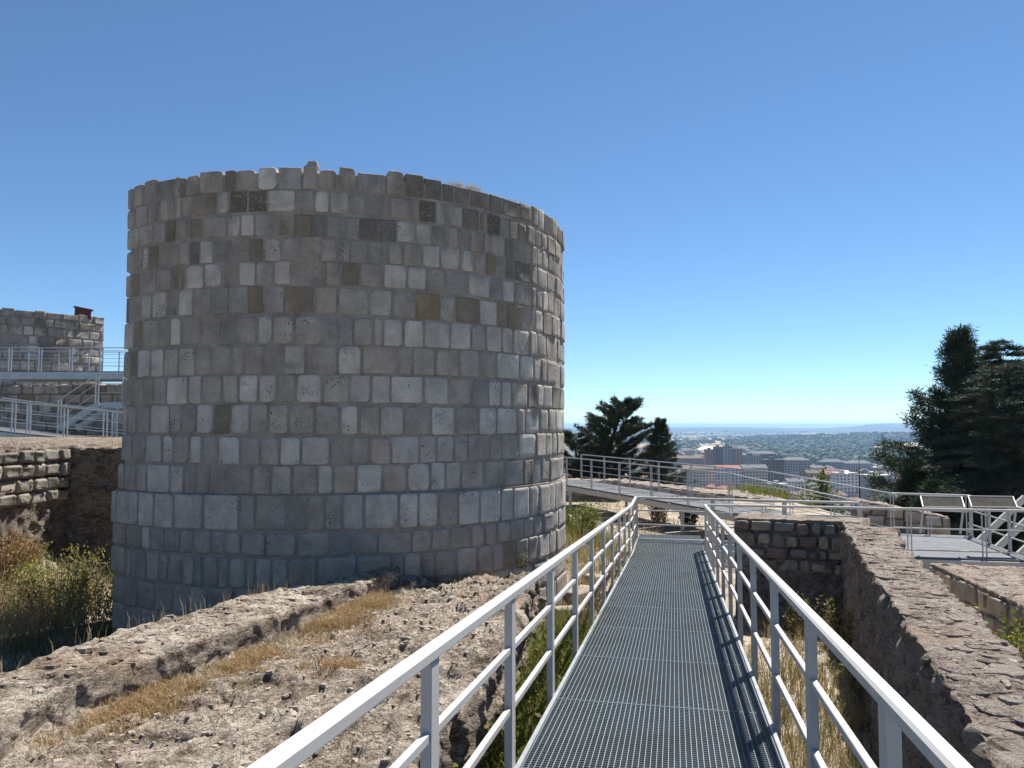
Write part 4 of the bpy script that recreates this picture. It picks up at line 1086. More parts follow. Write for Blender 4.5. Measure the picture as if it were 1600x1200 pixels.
    r = thing('steel_ramp', (f1.x, Yr, -0.7), 'low steel ramp with railings in front of the stair, left of the tower', 'ramp')
    for a_, b_, n in ((f0, f1, 2), (f1, f2, 3)):
        for k in range(n):
            q0 = a_.lerp(b_, k / n + 0.003); q1 = a_.lerp(b_, (k + 1) / n - 0.003)
            put('floor_panel', box_geo(q0 - Vector((0, 0, 0.04)), q1 - q0, Vector((0, 1.5, 0)), Vector((0, 0, 0.04))), FLOORP, r)
    for dy in (0.0, 1.5): put('side_channel', sweep([f0 + Vector((0, dy, -0.13)), f1 + Vector((0, dy, -0.13)), f2 + Vector((0, dy, -0.13))], 0.05, 0.18, 0.004), GALV, r)
    for t in (f0.lerp(f1, 0.95), f0.lerp(f1, 0.3), f1.lerp(f2, 0.5)): put('support_leg', vbar((t.x + 0.05, Yr + 0.3, 0), -0.75, t.z - 0.06, 0.12, 0.12, (1, 0, 0)), GALV, r)
    X = Vector((1, 0, 0))
    railing('railing', 'light grey railing on the near side of the low ramp left of the tower', [f0, f1, f2], [(f0.lerp(f1, 0.75), X), (f1, X), (f1.lerp(f2, 0.32), X), (f1.lerp(f2, 0.66), X), (f2, X)], height=0.95, mids=(0.62, 0.30), top=(0.05, 0.04), mid=(0.02, 0.025), post=(0.036, 0.036), below=0.15, pairs=True, pairgap=0.11, mat=GALV)
    dv = Vector((0, 1.5, 0))
    railing('railing', 'light grey railing on the stair side of the low ramp left of the tower', [f0 + dv, f1 + dv, f2 + dv], [(f0.lerp(f1, 0.5) + dv, X), (f1 + dv, X), (f1.lerp(f2, 0.5) + dv, X)], height=0.95, mids=(0.62, 0.30), top=(0.05, 0.04), mid=(0.02, 0.025), post=(0.036, 0.036), below=0.15, mat=GALV)
    # stair rising to the right, with a landing
    Ys = 25.6; a = at(92, 668, Ys); b = at(151, 628, Ys); c = at(240, 626, Ys); c.z = b.z
    r = thing('steel_stair', (a.x, Ys, -0.5), 'short steel stair climbing to a landing beneath the high walkway', 'stair')
    n = 5
    for k in range(n):
        p = a.lerp(b, (k + 0.5) / n); put('tread', box_geo(p + Vector((0, 0.03, 0)), Vector((0.30, 0, 0)), Vector((0, 1.0, 0)), Vector((0, 0, 0.04))), GALV, r)
    for dy in (0.0, 1.06): put('stringer', sweep([a + Vector((0, dy, -0.05)), b + Vector((0.1, dy, -0.05))], 0.03, 0.22, 0.004), GALV, r)
    put('landing', box_geo(b + Vector((0.2, 0.0, -0.05)), Vector((c.x - b.x, 0, 0)), Vector((0, 1.06, 0)), Vector((0, 0, 0.05))), GRATE, r)
    put('landing_beam', sweep([b + Vector((0.2, -0.03, -0.12)), c + Vector((0.2, -0.03, -0.12))], 0.05, 0.2, 0.004), GALV, r)
    put('support_leg', vbar((b.x + 0.4, Ys + 0.5, 0), -0.8, b.z - 0.05, 0.1, 0.1, (1, 0, 0)), GALV, r)
    railing('railing', 'steel railing rising along the short stair to its landing', [a, b, c], [(a, X), (b, X), (b.lerp(c, 0.48), X), (c, X)], height=0.95, mids=(0.62, 0.30), top=(0.045, 0.04), mid=(0.02, 0.022), post=(0.034, 0.034), below=0.1, pairs=True, pairgap=0.10, mat=GALV)
build_left()

# ------------------------------------------------------------------ grasses and weeds
def along(poly, n, spread):
    poly = [np.array((p[0], p[1])) for p in poly]; seg = [np.linalg.norm(b - a) for a, b in zip(poly[:-1], poly[1:])]; tot = sum(seg)
    out = []
    for _ in range(n):
        u = random.random() * tot
        for k, s in enumerate(seg):
            if u <= s: break
            u -= s
        p = poly[k] + (poly[k+1] - poly[k]) * (u / seg[k]); out.append(p + np.random.RandomState(random.randrange(1 << 30)).randn(2) * spread)
    return np.array(out)
def grass(name, xy, z, h, w, mat, lean=0.4, label=None, clump=1, cr=0.03):
    xy = np.asarray(xy)
    if clump > 1: xy = np.repeat(xy, clump, 0) + rng.randn(len(xy) * clump, 2) * cr
    zz = z(xy[:, 0], xy[:, 1]) if callable(z) else np.full(len(xy), z)
    V, Fq = blades(np.column_stack([xy, zz - 0.01]), h, w, lean)
    o = np_mesh(name, V, Fq, mat, kind='stuff')
    if label: o['label'] = label
    o['category'] = 'grass'
    return o
# dry fringe at the foot of the parapet
base_line = [(q.x + 0.16, q.y + 0.02) for q in [hit(30, 1150, -1.7), hit(122, 1110, -1.7), hit(222, 1072, -1.7), hit(352, 1030, -1.7), hit(482, 968, -1.72), hit(560, 935, -1.74)]]
k = fbm(np.column_stack([np.linspace(0, 8, 2600), np.zeros(2600), np.zeros(2600)]), 2, 90)
base_line = [(x + 0.08, y - 0.03) for x, y in base_line]
xy = along(base_line, 2600, 0.13)
keep = (fbm(np.column_stack([xy * 2.6, np.zeros(len(xy))]), 3, 91) > -0.25)
grass('dry_grass', xy[keep], -1.735, 0.085, 0.004, DRY, 0.9, 'golden dry grass fringe along the foot of the low rock parapet', 6, 0.035)
xy = along(base_line, 700, 0.2)
grass('dry_grass', xy, -1.725, 0.05, 0.004, DRYPALE, 1.0, 'short pale dry grass thinning out from the parapet foot over the rock', 5, 0.04)
p = hit(520, 1040, -1.70)
grass('dry_grass', np.column_stack([p.x + rng.randn(60) * 0.10, p.y + rng.randn(60) * 0.05]), -1.71, 0.065, 0.005, DRY, 0.8, 'small golden dry grass tuft alone on the bare rock terrace', 14, 0.02)
pts = []
for _ in range(70):
    y = random.uniform(1.0, 8.8); f = random.random(); i = min(max(j for j in range(8) if T_LEFT[j][1] <= y), 6); q = (y - T_LEFT[i][1]) / (T_LEFT[i+1][1] - T_LEFT[i][1])
    xl = T_LEFT[i][0] + (T_LEFT[i+1][0] - T_LEFT[i][0]) * q; xr = T_RIGHT[i][0] + (T_RIGHT[i+1][0] - T_RIGHT[i][0]) * q
    pts.append((xl + (xr - xl) * f, y))
grass('dry_grass', np.array(pts), -1.715, 0.045, 0.004, DRYPALE, 0.9, 'sparse short dry tufts dotted over the eroded terrace', 9, 0.025)
# stalks standing on the parapet's outer rim
rim = [(o.x, o.y) for o in P_OUT[2:-1]]
grass('dry_stalks', along(rim, 60, 0.05), -1.52, 0.13, 0.006, DRYPALE, 0.35, 'thin pale stalks standing on the ditch rim of the parapet', 2, 0.01)
# fringe at the tower foot on the terrace
xy = np.array([tower_surf(t, 0, 0.10 + 0.08 * random.random())[:2] for t in np.linspace(0.0, 0.75, 60)])
grass('dry_grass', xy, -1.80, 0.08, 0.005, OLIVE, 0.6, 'thin weeds growing where the terrace meets the round tower', 7, 0.03)
# grass on the tower rim
for px, nn, lab in ((737, 60, 'pale dry grass tuft growing on the tower rim'), (822, 16, 'sparse dry sprig on the right part of the tower rim')):
    th, t = tower_theta(px, 290); sp = 0.055 if nn > 30 else 0.02
    xy = np.array([tower_surf(th + sp * random.gauss(0, 1), 0, -0.12 - 0.1 * random.random())[:2] for _ in range(nn)])
    grass('dry_grass', xy, TZ[0] - 0.03, 0.13, 0.006, DRYPALE, 0.6, lab, 6, 0.02)
gh = lambda x, y: ground_h(x, y)
# ditch floor, left
xy = np.column_stack([rng.uniform(-8.5, -2.6, 2600), rng.uniform(5.0, 13, 2600)])
ins = (np.hypot(xy[:, 0] - TC.x, xy[:, 1] - TC.y) > TR + 0.1) & (xy[:, 0] < -0.55 * xy[:, 1] + 0.5)
grass('weeds', xy[ins], gh, 0.20, 0.010, OLIVE, 0.7, 'low dull weeds covering the shaded ditch floor at the tower foot', 6, 0.08)
xy = np.column_stack([rng.uniform(-8.3, -5.6, 420), rng.uniform(8.6, 11.6, 420)])
grass('dry_grass', xy, gh, 0.55, 0.008, DRYPALE, 0.6, 'tall pale dry grass in the sunlit corner of the ditch', 7, 0.06)
# gap between terrace and walkway
def strip(n, s0, s1, l0, l1): 
    s = rng.uniform(s0, s1, n); la = rng.uniform(l0, l1, n); return np.column_stack([WU.x * s + WR.x * la, WU.y * s + WR.y * la])
xy = strip(900, 1.0, 9.0, -1.42, -0.86)
grass('weeds', xy, gh, 0.55, 0.012, GREEN, 0.45, 'tall yellow-green weeds filling the gap between terrace and walkway', 8, 0.06)
xy = strip(420, 9.0, 16, -2.6, -0.95)
grass('dry_grass', xy, gh, 0.24, 0.009, DRY, 0.6, 'golden dry grass on the bank between the round tower and the walkway', 9, 0.07)
xy = np.column_stack([rng.normal(1.2, 0.7, 420), rng.normal(16.5, 2.6, 420)])
xy = xy[np.hypot(xy[:, 0] - TC.x, xy[:, 1] - TC.y) > TR + 0.1]
grass('grass', xy, gh, 0.42, 0.010, GREEN, 0.5, 'yellow-green grass on the bank beyond the tower edge', 8, 0.09)
# right side between railing and wall
def right_strip(n, y0, y1):
    y = rng.uniform(y0, y1, n); xl = (WU.x * y / WU.y) + 0.68; d = (RW_B - RW_E); xr = RW_E.x + (y - RW_E.y) * d.x / d.y - 0.12
    return np.column_stack([xl + (xr - xl) * rng.rand(n), y])
xy = right_strip(620, 1.5, 10.4); keep = vnoise(np.column_stack([xy * 1.4, np.zeros(len(xy))]), 95) > -0.25
grass('dry_grass', xy[keep], gh, 0.22, 0.007, DRYPALE, 0.6, 'pale dry grass between the right railing and the rubble wall', 8, 0.06)
xy = right_strip(260, 1.5, 8.5)
grass('weeds', xy, gh, 0.26, 0.009, OLIVE, 0.5, 'green weeds mixed in the dry grass beside the rubble wall', 7, 0.07)
fr = right_strip(1600, 2, 10.6); fragments('gravel', np.column_stack([fr, ground_h(fr[:, 0], fr[:, 1])]), 0.008, 0.03, RUBBLE['grey'])
fr = np.column_stack([rng.uniform(0.6, 6.5, 2600), rng.uniform(14, 24, 2600)]); fragments('gravel', np.column_stack([fr, ground_h(fr[:, 0], fr[:, 1])]), 0.012, 0.05, RUBBLE['tan'])
xy = np.column_stack([rng.uniform(1, 8, 420), rng.uniform(18.5, 29, 420)])
grass('dry_grass', xy, gh, 0.22, 0.012, DRYPALE, 0.6, 'patchy dry grass on the gravel beyond the walkway end', 7, 0.1)
xy = np.column_stack([rng.uniform(10, 16, 420), rng.uniform(31.5, 37, 420)])
grass('grass', xy, gh, 0.45, 0.02, GREEN, 0.5, 'yellow-green grass on the hill edge beyond the ruined wall', 7, 0.2)

xy = np.column_stack([rng.uniform(-15, -4, 900), rng.uniform(13.6, 23, 900)])
grass('dry_grass', xy, -0.42, 0.12, 0.010, DRYPALE, 0.7, 'short dry grass on the upper terrace before the low steel ramp', 5, 0.12)

def weed(name, loc, h, r, nst, leafmat, label, flowers=None, leaf=(0.05, 0.012), per=26, stemmat=None, cat='plant', group=None, lean=0.35):
    root = thing(name, loc, label, cat, group); loc = np.array(loc, float)
    sv = []; sf = []; cents = []; tips = []
    for k in range(nst):
        a = random.random() * 6.283; rr = r * math.sqrt(random.random()) * 0.5; hh = h * random.uniform(0.55, 1.0)
        b = loc + np.array([math.cos(a) * rr, math.sin(a) * rr, -0.03]); out = r * random.uniform(0.2, 0.9) * lean * 2
        c = b + np.array([math.cos(a) * out * 0.4, math.sin(a) * out * 0.4, hh * 0.55]); t = b + np.array([math.cos(a) * out, math.sin(a) * out, hh])
        g = tube([b, c, t], [0.006 * h + 0.002, 0.004 * h + 0.0015, 0.001], 3)
        o = len(sv); sv += g[0]; sf += [tuple(i + o for i in q) for q in g[1]]
        u = np.sort(rng.rand(per)) ** 0.7
        pc = np.where(u[:, None] < 0.55, b + (c - b) * (u[:, None] / 0.55), c + (t - c) * ((u[:, None] - 0.55) / 0.45))
        cents.append(pc + rng.randn(per, 3) * 0.035 * h); tips.append(t)
    mesh_obj('stems', sv, sf, stemmat or leafmat, root)
    V, Fq = leaf_quads(np.concatenate(cents), leaf[0], leaf[1], 0.7); np_mesh('leaves', V, Fq, leafmat, root, kind='stuff')
    if flowers:
        tp = np.array(random.sample(tips, max(1, int(len(tips) * flowers)))); tp = np.repeat(tp, 4, 0) + rng.randn(len(tp) * 4, 3) * 0.02
        V, Fq = leaf_quads(tp, 0.022, 0.011, 0.5); np_mesh('flowers', V, Fq, YELLOW, root, kind='stuff')
    return root
def gp(px, py, Y):
    p = at(px, py, Y); return (p.x, p.y, gz(p.x, p.y))
weed('weed_bush', gp(95, 900, 10.3), 1.0, 0.62, 110, WEEDLT, 'bushy green weed with small yellow flowers in the sunlit ditch', 0.25, (0.055, 0.010), 34)
weed('weed_bush', gp(150, 900, 9.7), 0.75, 0.5, 60, WEEDLT, 'duller olive weed with pale stalks against the left foot of the round tower', None, (0.05, 0.010), 26, DRYPALE)
weed('weed_bush', gp(15, 920, 9.8), 0.75, 0.55, 60, WEEDLT, 'straggly grey-green weed half in the tower shadow', 0.1, (0.05, 0.011), 24, DRYPALE)
weed('dry_shrub', gp(8, 800, 11.0), 0.75, 0.5, 110, RUSTY, 'rust-coloured dry shrub below the rusticated blocks of the retaining wall', None, (0.05, 0.009), 36)
weed('dry_shrub', gp(48, 770, 11.8), 0.45, 0.3, 50, RUSTY, 'smaller rusty shrub at the edge of the wall shadow', None, (0.04, 0.008), 24)
for s, la, h in ((2.3, -1.2, 0.95), (3.2, -1.12, 0.9), (4.1, -1.2, 0.85), (5.1, -1.15, 0.8), (6.2, -1.2, 0.72), (7.4, -1.2, 0.66)):
    p = WU * s + WR * la
    weed('weed_plant', (p.x, p.y, gz(p.x, p.y)), h, 0.28, 34, GREEN, 'leafy yellow-green weed growing between terrace and walkway', 0.12, (0.06, 0.014), 26, group='weeds beside the walkway')
for px, py, Y, h in ((1318, 900, 8.8, 0.75), (1285, 905, 9.4, 0.6), (1345, 960, 7.4, 0.6), (1390, 1090, 4.3, 0.5), (1245, 900, 9.7, 0.55)):
    weed('weed_plant', gp(px, py, Y), h, 0.24, 22, OLIVE, 'grey-green stalky weed at the foot of the rubble wall', None, (0.045, 0.012), 20, DRYPALE, group='weeds at the foot of the rubble wall')
p = gp(1568, 985, 8.2); weed('weed_plant', (p[0], p[1], -3.05), 1.15, 0.45, 60, GREEN, 'yellow-green bush in the gap between the two right walls', 0.3, (0.06, 0.014), 26)
weed('weed_plant', gp(905, 790, 15.5), 0.75, 0.5, 70, GREEN, 'bright green weed clump just past the tower edge', None, (0.07, 0.012), 24)
weed('weed_plant', gp(1075, 790, 22.5), 0.9, 0.4, 40, PINE, 'small dark shrub beyond the end of the walkway', None, (0.09, 0.02), 24)
weed('weed_plant', gp(1030, 790, 23.5), 0.8, 0.35, 34, OLIVE, 'straggly olive shrub under the raised ramp', None, (0.08, 0.02), 20, DRYPALE)
weed('weed_plant', gp(1245, 800, 12.4), 0.9, 0.25, 24, DRYPALE, 'tall pale dry weed behind the short leg of the rubble wall', None, (0.06, 0.01), 14)
weed('weed_plant', tuple(tower_surf(tower_theta(810, 880)[0], -1.80, 0.06)), 0.24, 0.12, 14, OLIVE, 'small sprig at the foot of the round tower', None, (0.03, 0.008), 14)
weed('weed_plant', tuple(tower_surf(tower_theta(675, 900)[0], -1.80, 0.14)), 0.30, 0.22, 8, OLIVE, 'thin flowering stalks at the foot of the round tower', 0.4, (0.02, 0.005), 8)
# a few loose slabs beside the walkway
for i, (px, py, sz) in enumerate(((905, 920, 0.30), (930, 897, 0.24), (884, 948, 0.22))):
    p = hit(px, py, -2.42); a = random.random()
    X = Vector((math.cos(a), math.sin(a), 0)); Y = Vector((-math.sin(a), math.cos(a), 0))
    o = p + Vector((0, 0, -0.5))
    surf = lambda u, v, d, o=o, X=X, Y=Y: o + X * u + Y * v + Vector((0, 0, 0.5 + d))
    g = stone_geo(surf, -sz, sz, -sz * 0.6, sz * 0.6, 1, 1, 0.5, 0.0, 0.03, (0.05, 0.12), 0.03, 0.02)
    put('stone_slab', g, RUBBLE['tan'], None, smooth=True, label='loose flat stone slab lying between the terrace end and the walkway', cat='stone', group='loose slabs beside the walkway')
# ------------------------------------------------------------------ conifers
def conifer(name, label, base, height, crown0, spread, style, mat, nb, needle, seed, top_bend=(0, 0), lop=None, trunk_r=0.2, cat='tree', dens=1.0):
    R = random.Random(seed); base = Vector(base)
    root = thing(name, base, label, cat)
    tp = []; tr = []
    for k in range(9):
        t = k / 8; tp.append(base + Vector((top_bend[0] * t * t, top_bend[1] * t * t, height * t - 0.3 * (t == 0)))); tr.append(trunk_r * (1 - t) ** 0.8 + 0.015)
    put('trunk', tube(tp, tr, 8), BARK, root, smooth=True)
    def trunk_at(t):
        x = t * 8; i = min(int(x), 7); return tp[i].lerp(tp[i + 1], x - i)
    lv = []; lf = []; C = []; Dn = []
    for b in range(nb):
        t = crown0 + (1 - crown0) * (b + R.random()) / nb
        a = b * 2.399 + R.uniform(-0.5, 0.5); o = trunk_at(t)
        rel = (t - crown0) / (1 - crown0)
        if style == 'pine': ln = spread * (1 - rel) ** 0.92 * R.uniform(0.55, 1.12) + 0.22; rise = 0.10 + 0.55 * rel; droop = -0.06
        elif style == 'cedar': ln = spread * (1 - rel ** 2.2) ** 0.8 * R.uniform(0.55, 1.1) + 0.5; rise = 0.22; droop = -0.30
        elif style == 'fir': ln = spread * (1 - rel) ** 0.9 * R.uniform(0.65, 1.1) + 0.06; rise = 0.10; droop = 0.12
        else: ln = spread * (1 - rel) ** 0.6 * R.uniform(0.55, 1.1) + 0.3; rise = 0.42 + 0.3 * R.random(); droop = -0.08
        d = Vector((math.cos(a), math.sin(a), 0))
        if lop is not None: ln *= max(0.35, 1 + lop[2] * (d.x * lop[0] + d.y * lop[1]))
        pts = []
        for k in range(6):
            s = k / 5; pts.append(o + d * ln * s + Vector((0, 0, ln * (rise * s + droop * s * s + (0.10 * s ** 3 if style == 'pine' else 0)))) + Vector((R.gauss(0, 0.03), R.gauss(0, 0.03), R.gauss(0, 0.02))) * ln * s)
        g = tube(pts, [0.012 + 0.02 * ln * (1 - k / 5) * 0.6 for k in range(6)], 4); oo = len(lv); lv += g[0]; lf += [tuple(i + oo for i in q) for q in g[1]]
        m = max(5, int(ln * 5.5))
        for k in range(m):
            s = 0.22 + 0.80 * (k + R.random()) / m; x = min(s, 0.999) * 5; i = int(x); p = pts[i].lerp(pts[i + 1], x - i); ax = (pts[i + 1] - pts[i]).normalized()
            side = ax.cross(Vector((0, 0, 1))).normalized()
            for q in range(3):
                wd = (ln * (0.26 * (1 - 0.6 * s)) + 0.10) * {'cyp': 0.40, 'fir': 0.6, 'cedar': 0.95, 'pine': 0.9}[style]
                off = side * R.uniform(-1, 1) * wd
                tw = p + off + Vector((0, 0, R.uniform(-0.02, 0.10 if style != 'cedar' else 0.03)))
                if style == 'pine':
                    nn = int(44 * dens); cc = np.array(tw) + rng.randn(nn, 3) * np.array([0.13, 0.13, 0.11]); dd = (cc - np.array(tw)); dd[:, 2] += 0.05
                    dd = dd / (np.linalg.norm(dd, axis=1, keepdims=True) + 1e-6)
                elif style == 'cedar':
                    nn = int(26 * dens); cc = np.array(tw) + rng.randn(nn, 3) * np.array([0.17, 0.17, 0.03]); dd = np.tile(np.array(ax) + np.array(side) * 0.4 * np.sign(off.dot(side)), (nn, 1)) + np.array([0, 0, 0.25])
                else:
                    nn = int(26 * dens); l0 = np.array(ax) + np.array(off) / (wd + 1e-3) * 0.7 + np.array([0, 0, 0.25]); l0 /= np.linalg.norm(l0)
                    cc = np.array(tw) + rng.rand(nn, 1) * l0 * min(0.42, 0.08 + 0.30 * ln) + rng.randn(nn, 3) * 0.05; dd = np.tile(l0, (nn, 1))
                C.append(cc); Dn.append(dd)
    mesh_obj('limbs', lv, lf, BARK, root)
    V, Fq = tris_cloud(np.concatenate(C), np.concatenate(Dn), needle[0], needle[1], 0.45)
    np_mesh('crown', V, Fq, mat, root, kind='stuff')
    return root
def tree_base(px, Y):
    x = (px - 800) / F * Y; return (x, Y, gz(x, Y))
# right: tall pine with a cedar beside it
b = tree_base(1494, 32); top = at(1504, 524, 32).z
conifer('pine_tree', 'tall dark pine with open tiered branches behind the viewing platform', b, top - b[2], 0.18, 3.5, 'pine', PINE, 66, (0.16, 0.020), 3, (0.25, 0), None, 0.24)
b = tree_base(1588, 28.5); top = at(1572, 570, 28.5).z
conifer('cedar_tree', 'broad blue-grey cedar with layered boughs next to the tall pine', b, top - b[2], 0.14, 3.2, 'cedar', CEDAR, 92, (0.17, 0.018), 4, (-0.3, 0), None, 0.3, dens=1.2)
b = tree_base(1590, 36); top = at(1575, 536, 36).z
conifer('cedar_tree', 'dark cedar with a flat drooping top behind the other conifers', b, top - b[2], 0.22, 4.3, 'cedar', PINE, 84, (0.22, 0.022), 5, (-0.8, 0), None, 0.3, dens=1.2)
b = tree_base(1424, 30.5); top = at(1420, 728, 30.5).z
conifer('conifer_shrub', 'low dark conifer at the left foot of the tall pine', b, max(1.2, top - b[2]), 0.05, 1.1, 'pine', PINE, 30, (0.15, 0.020), 6, (0, 0), None, 0.08)
b = tree_base(1545, 26.5)
conifer('conifer_shrub', 'low dense conifer behind the platform display panels', b, 2.9, 0.04, 2.0, 'pine', PINE, 44, (0.17, 0.022), 16, (0, 0), None, 0.1)
b = tree_base(1465, 28.5)
conifer('conifer_shrub', 'dark bushy conifer right behind the far platform railing', b, 3.6, 0.04, 1.7, 'pine', PINE, 44, (0.17, 0.022), 26, (0, 0), None, 0.1)
# left: wind-swept cypress and a slim conical one
b = tree_base(940, 42); top = at(985, 632, 42).z
conifer('cypress_tree', 'dark wind-swept cypress with ragged upswept boughs beyond the raised ramp', b, top - b[2], 0.10, 2.4, 'cyp', CYP, 58, (0.22, 0.024), 7, (1.25, 0), (1, 0, 0.1), 0.25, dens=0.9)
b = tree_base(905, 44); top = at(905, 682, 44).z
conifer('cypress_tree', 'lower dark cypress close to the tower edge beyond the ramp', b, top - b[2], 0.08, 2.0, 'cyp', CYP, 36, (0.22, 0.024), 8, (-0.3, 0), None, 0.2, dens=0.9)
b = tree_base(1032, 40); top = at(1028, 658, 40).z
conifer('fir_tree', 'slim conical dark fir beside the wind-swept cypress', b, top - b[2], 0.06, 1.5, 'fir', CYP, 70, (0.12, 0.016), 9, (0, 0), None, 0.16)
b = tree_base(1052, 43.5)
conifer('fir_tree', 'low dark fir at the foot of the slim conical one', b, 2.5, 0.05, 1.1, 'fir', CYP, 30, (0.17, 0.022), 10, (0, 0), None, 0.1)
# bare thin tree standing before the town
b = tree_base(1340, 52); top = at(1339, 712, 52).z
conifer('thin_tree', 'thin dead conifer with a bare top and sparse brown crown below', (b[0], b[1], b[2]), top - b[2], 0.03, 0.01, 'cyp', OLIVE, 8, (0.1, 0.01), 12, (0, 0), None, 0.10, dens=0.3)
def bush(name, label, base, h, r, mat, seed, n=5200, leaf=(0.16, 0.06), group=None, cat='bush'):
    R = np.random.RandomState(seed); base = Vector(base); root = thing(name, base, label, cat, group)
    tubes = []
    C = []
    for k in range(9):
        a = R.rand() * 6.28; d = r * R.uniform(0.2, 0.75); tip = base + Vector((math.cos(a) * d, math.sin(a) * d, h * R.uniform(0.45, 0.9)))
        g = tube([base - Vector((0, 0, 0.1)), base.lerp(tip, 0.5) + Vector((0, 0, 0.1 * h)), tip], [0.03 * h, 0.02 * h, 0.006], 4); tubes.append((g[0], g[1]))
        m = n // 9; u = R.randn(m, 3); u /= np.linalg.norm(u, axis=1, keepdims=True); u *= (R.rand(m, 1) ** 0.45)
        C.append(np.array(tip) + u * np.array([r * 0.48, r * 0.48, h * 0.34]) * R.uniform(0.7, 1.1))
    v, f, _ = join_geo(tubes); mesh_obj('stems', v, f, BARK, root)
    V, Fq = leaf_quads(np.concatenate(C), leaf[0], leaf[1], 0.3); np_mesh('crown', V, Fq, mat, root, kind='stuff')
b = tree_base(1345, 50); bush('bush', 'brownish leafy bush round the foot of the thin dead conifer', b, 2.3 + 1.2, 1.5, OLIVE, 31)
b = tree_base(1296, 47); bush('bush', 'bright yellow-green bush on the hill edge before the town', b, 1.0 + (at(1296, 762, 47).z - b[2] - 1.0), 1.1, BROAD, 32)
b = tree_base(1262, 45); bush('bush', 'small green bush on the hill edge left of the yellow-green one', b, max(0.8, at(1262, 772, 45).z - b[2]), 0.9, BROAD, 33, 3000)
b = tree_base(1375, 44); bush('bush', 'dark green bush below the low conifer at the pine foot', b, max(1.0, at(1375, 768, 44).z - b[2]), 1.4, OLIVE, 34)
b = tree_base(1210, 40); bush('bush', 'low green bush behind the middle of the raised ramp', b, max(0.7, at(1210, 775, 40).z - b[2]), 1.3, BROAD, 35, 3000)

# ------------------------------------------------------------------ the town in the valley
WALLS = {'cream': flat_mat('render_cream', (0.46, 0.40, 0.32)), 'white': flat_mat('render_white', (0.62, 0.59, 0.54)), 'grey': flat_mat('render_grey', (0.33, 0.31, 0.30)),
         'brick': flat_mat('brick_dark', (0.15, 0.09, 0.075)), 'pink': flat_mat('brick_pink', (0.36, 0.24, 0.19)), 'tan': flat_mat('brick_tan', (0.34, 0.26, 0.19)), 'slate': flat_mat('facade_slate', (0.17, 0.18, 0.19))}
ROOFS = {'grey': flat_mat('roof_grey', (0.13, 0.13, 0.135)), 'red': flat_mat('roof_red', (0.30, 0.125, 0.08)), 'pale': flat_mat('roof_pale', (0.42, 0.40, 0.37)), 'brown': flat_mat('roof_brown', (0.17, 0.115, 0.085))}
GLASS = flat_mat('window_dark', (0.035, 0.04, 0.048), 0.25)
WHITE = flat_mat('white_roof', (0.72, 0.72, 0.70), 0.6)
ADJ = {'cream': 'cream rendered', 'white': 'white rendered', 'grey': 'grey rendered', 'brick': 'dark brick', 'pink': 'pinkish brick', 'tan': 'tan brick', 'slate': 'slate grey'}
RADJ = {'grey': 'dark grey roof', 'red': 'red tiled roof', 'pale': 'pale flat roof', 'brown': 'brown roof'}
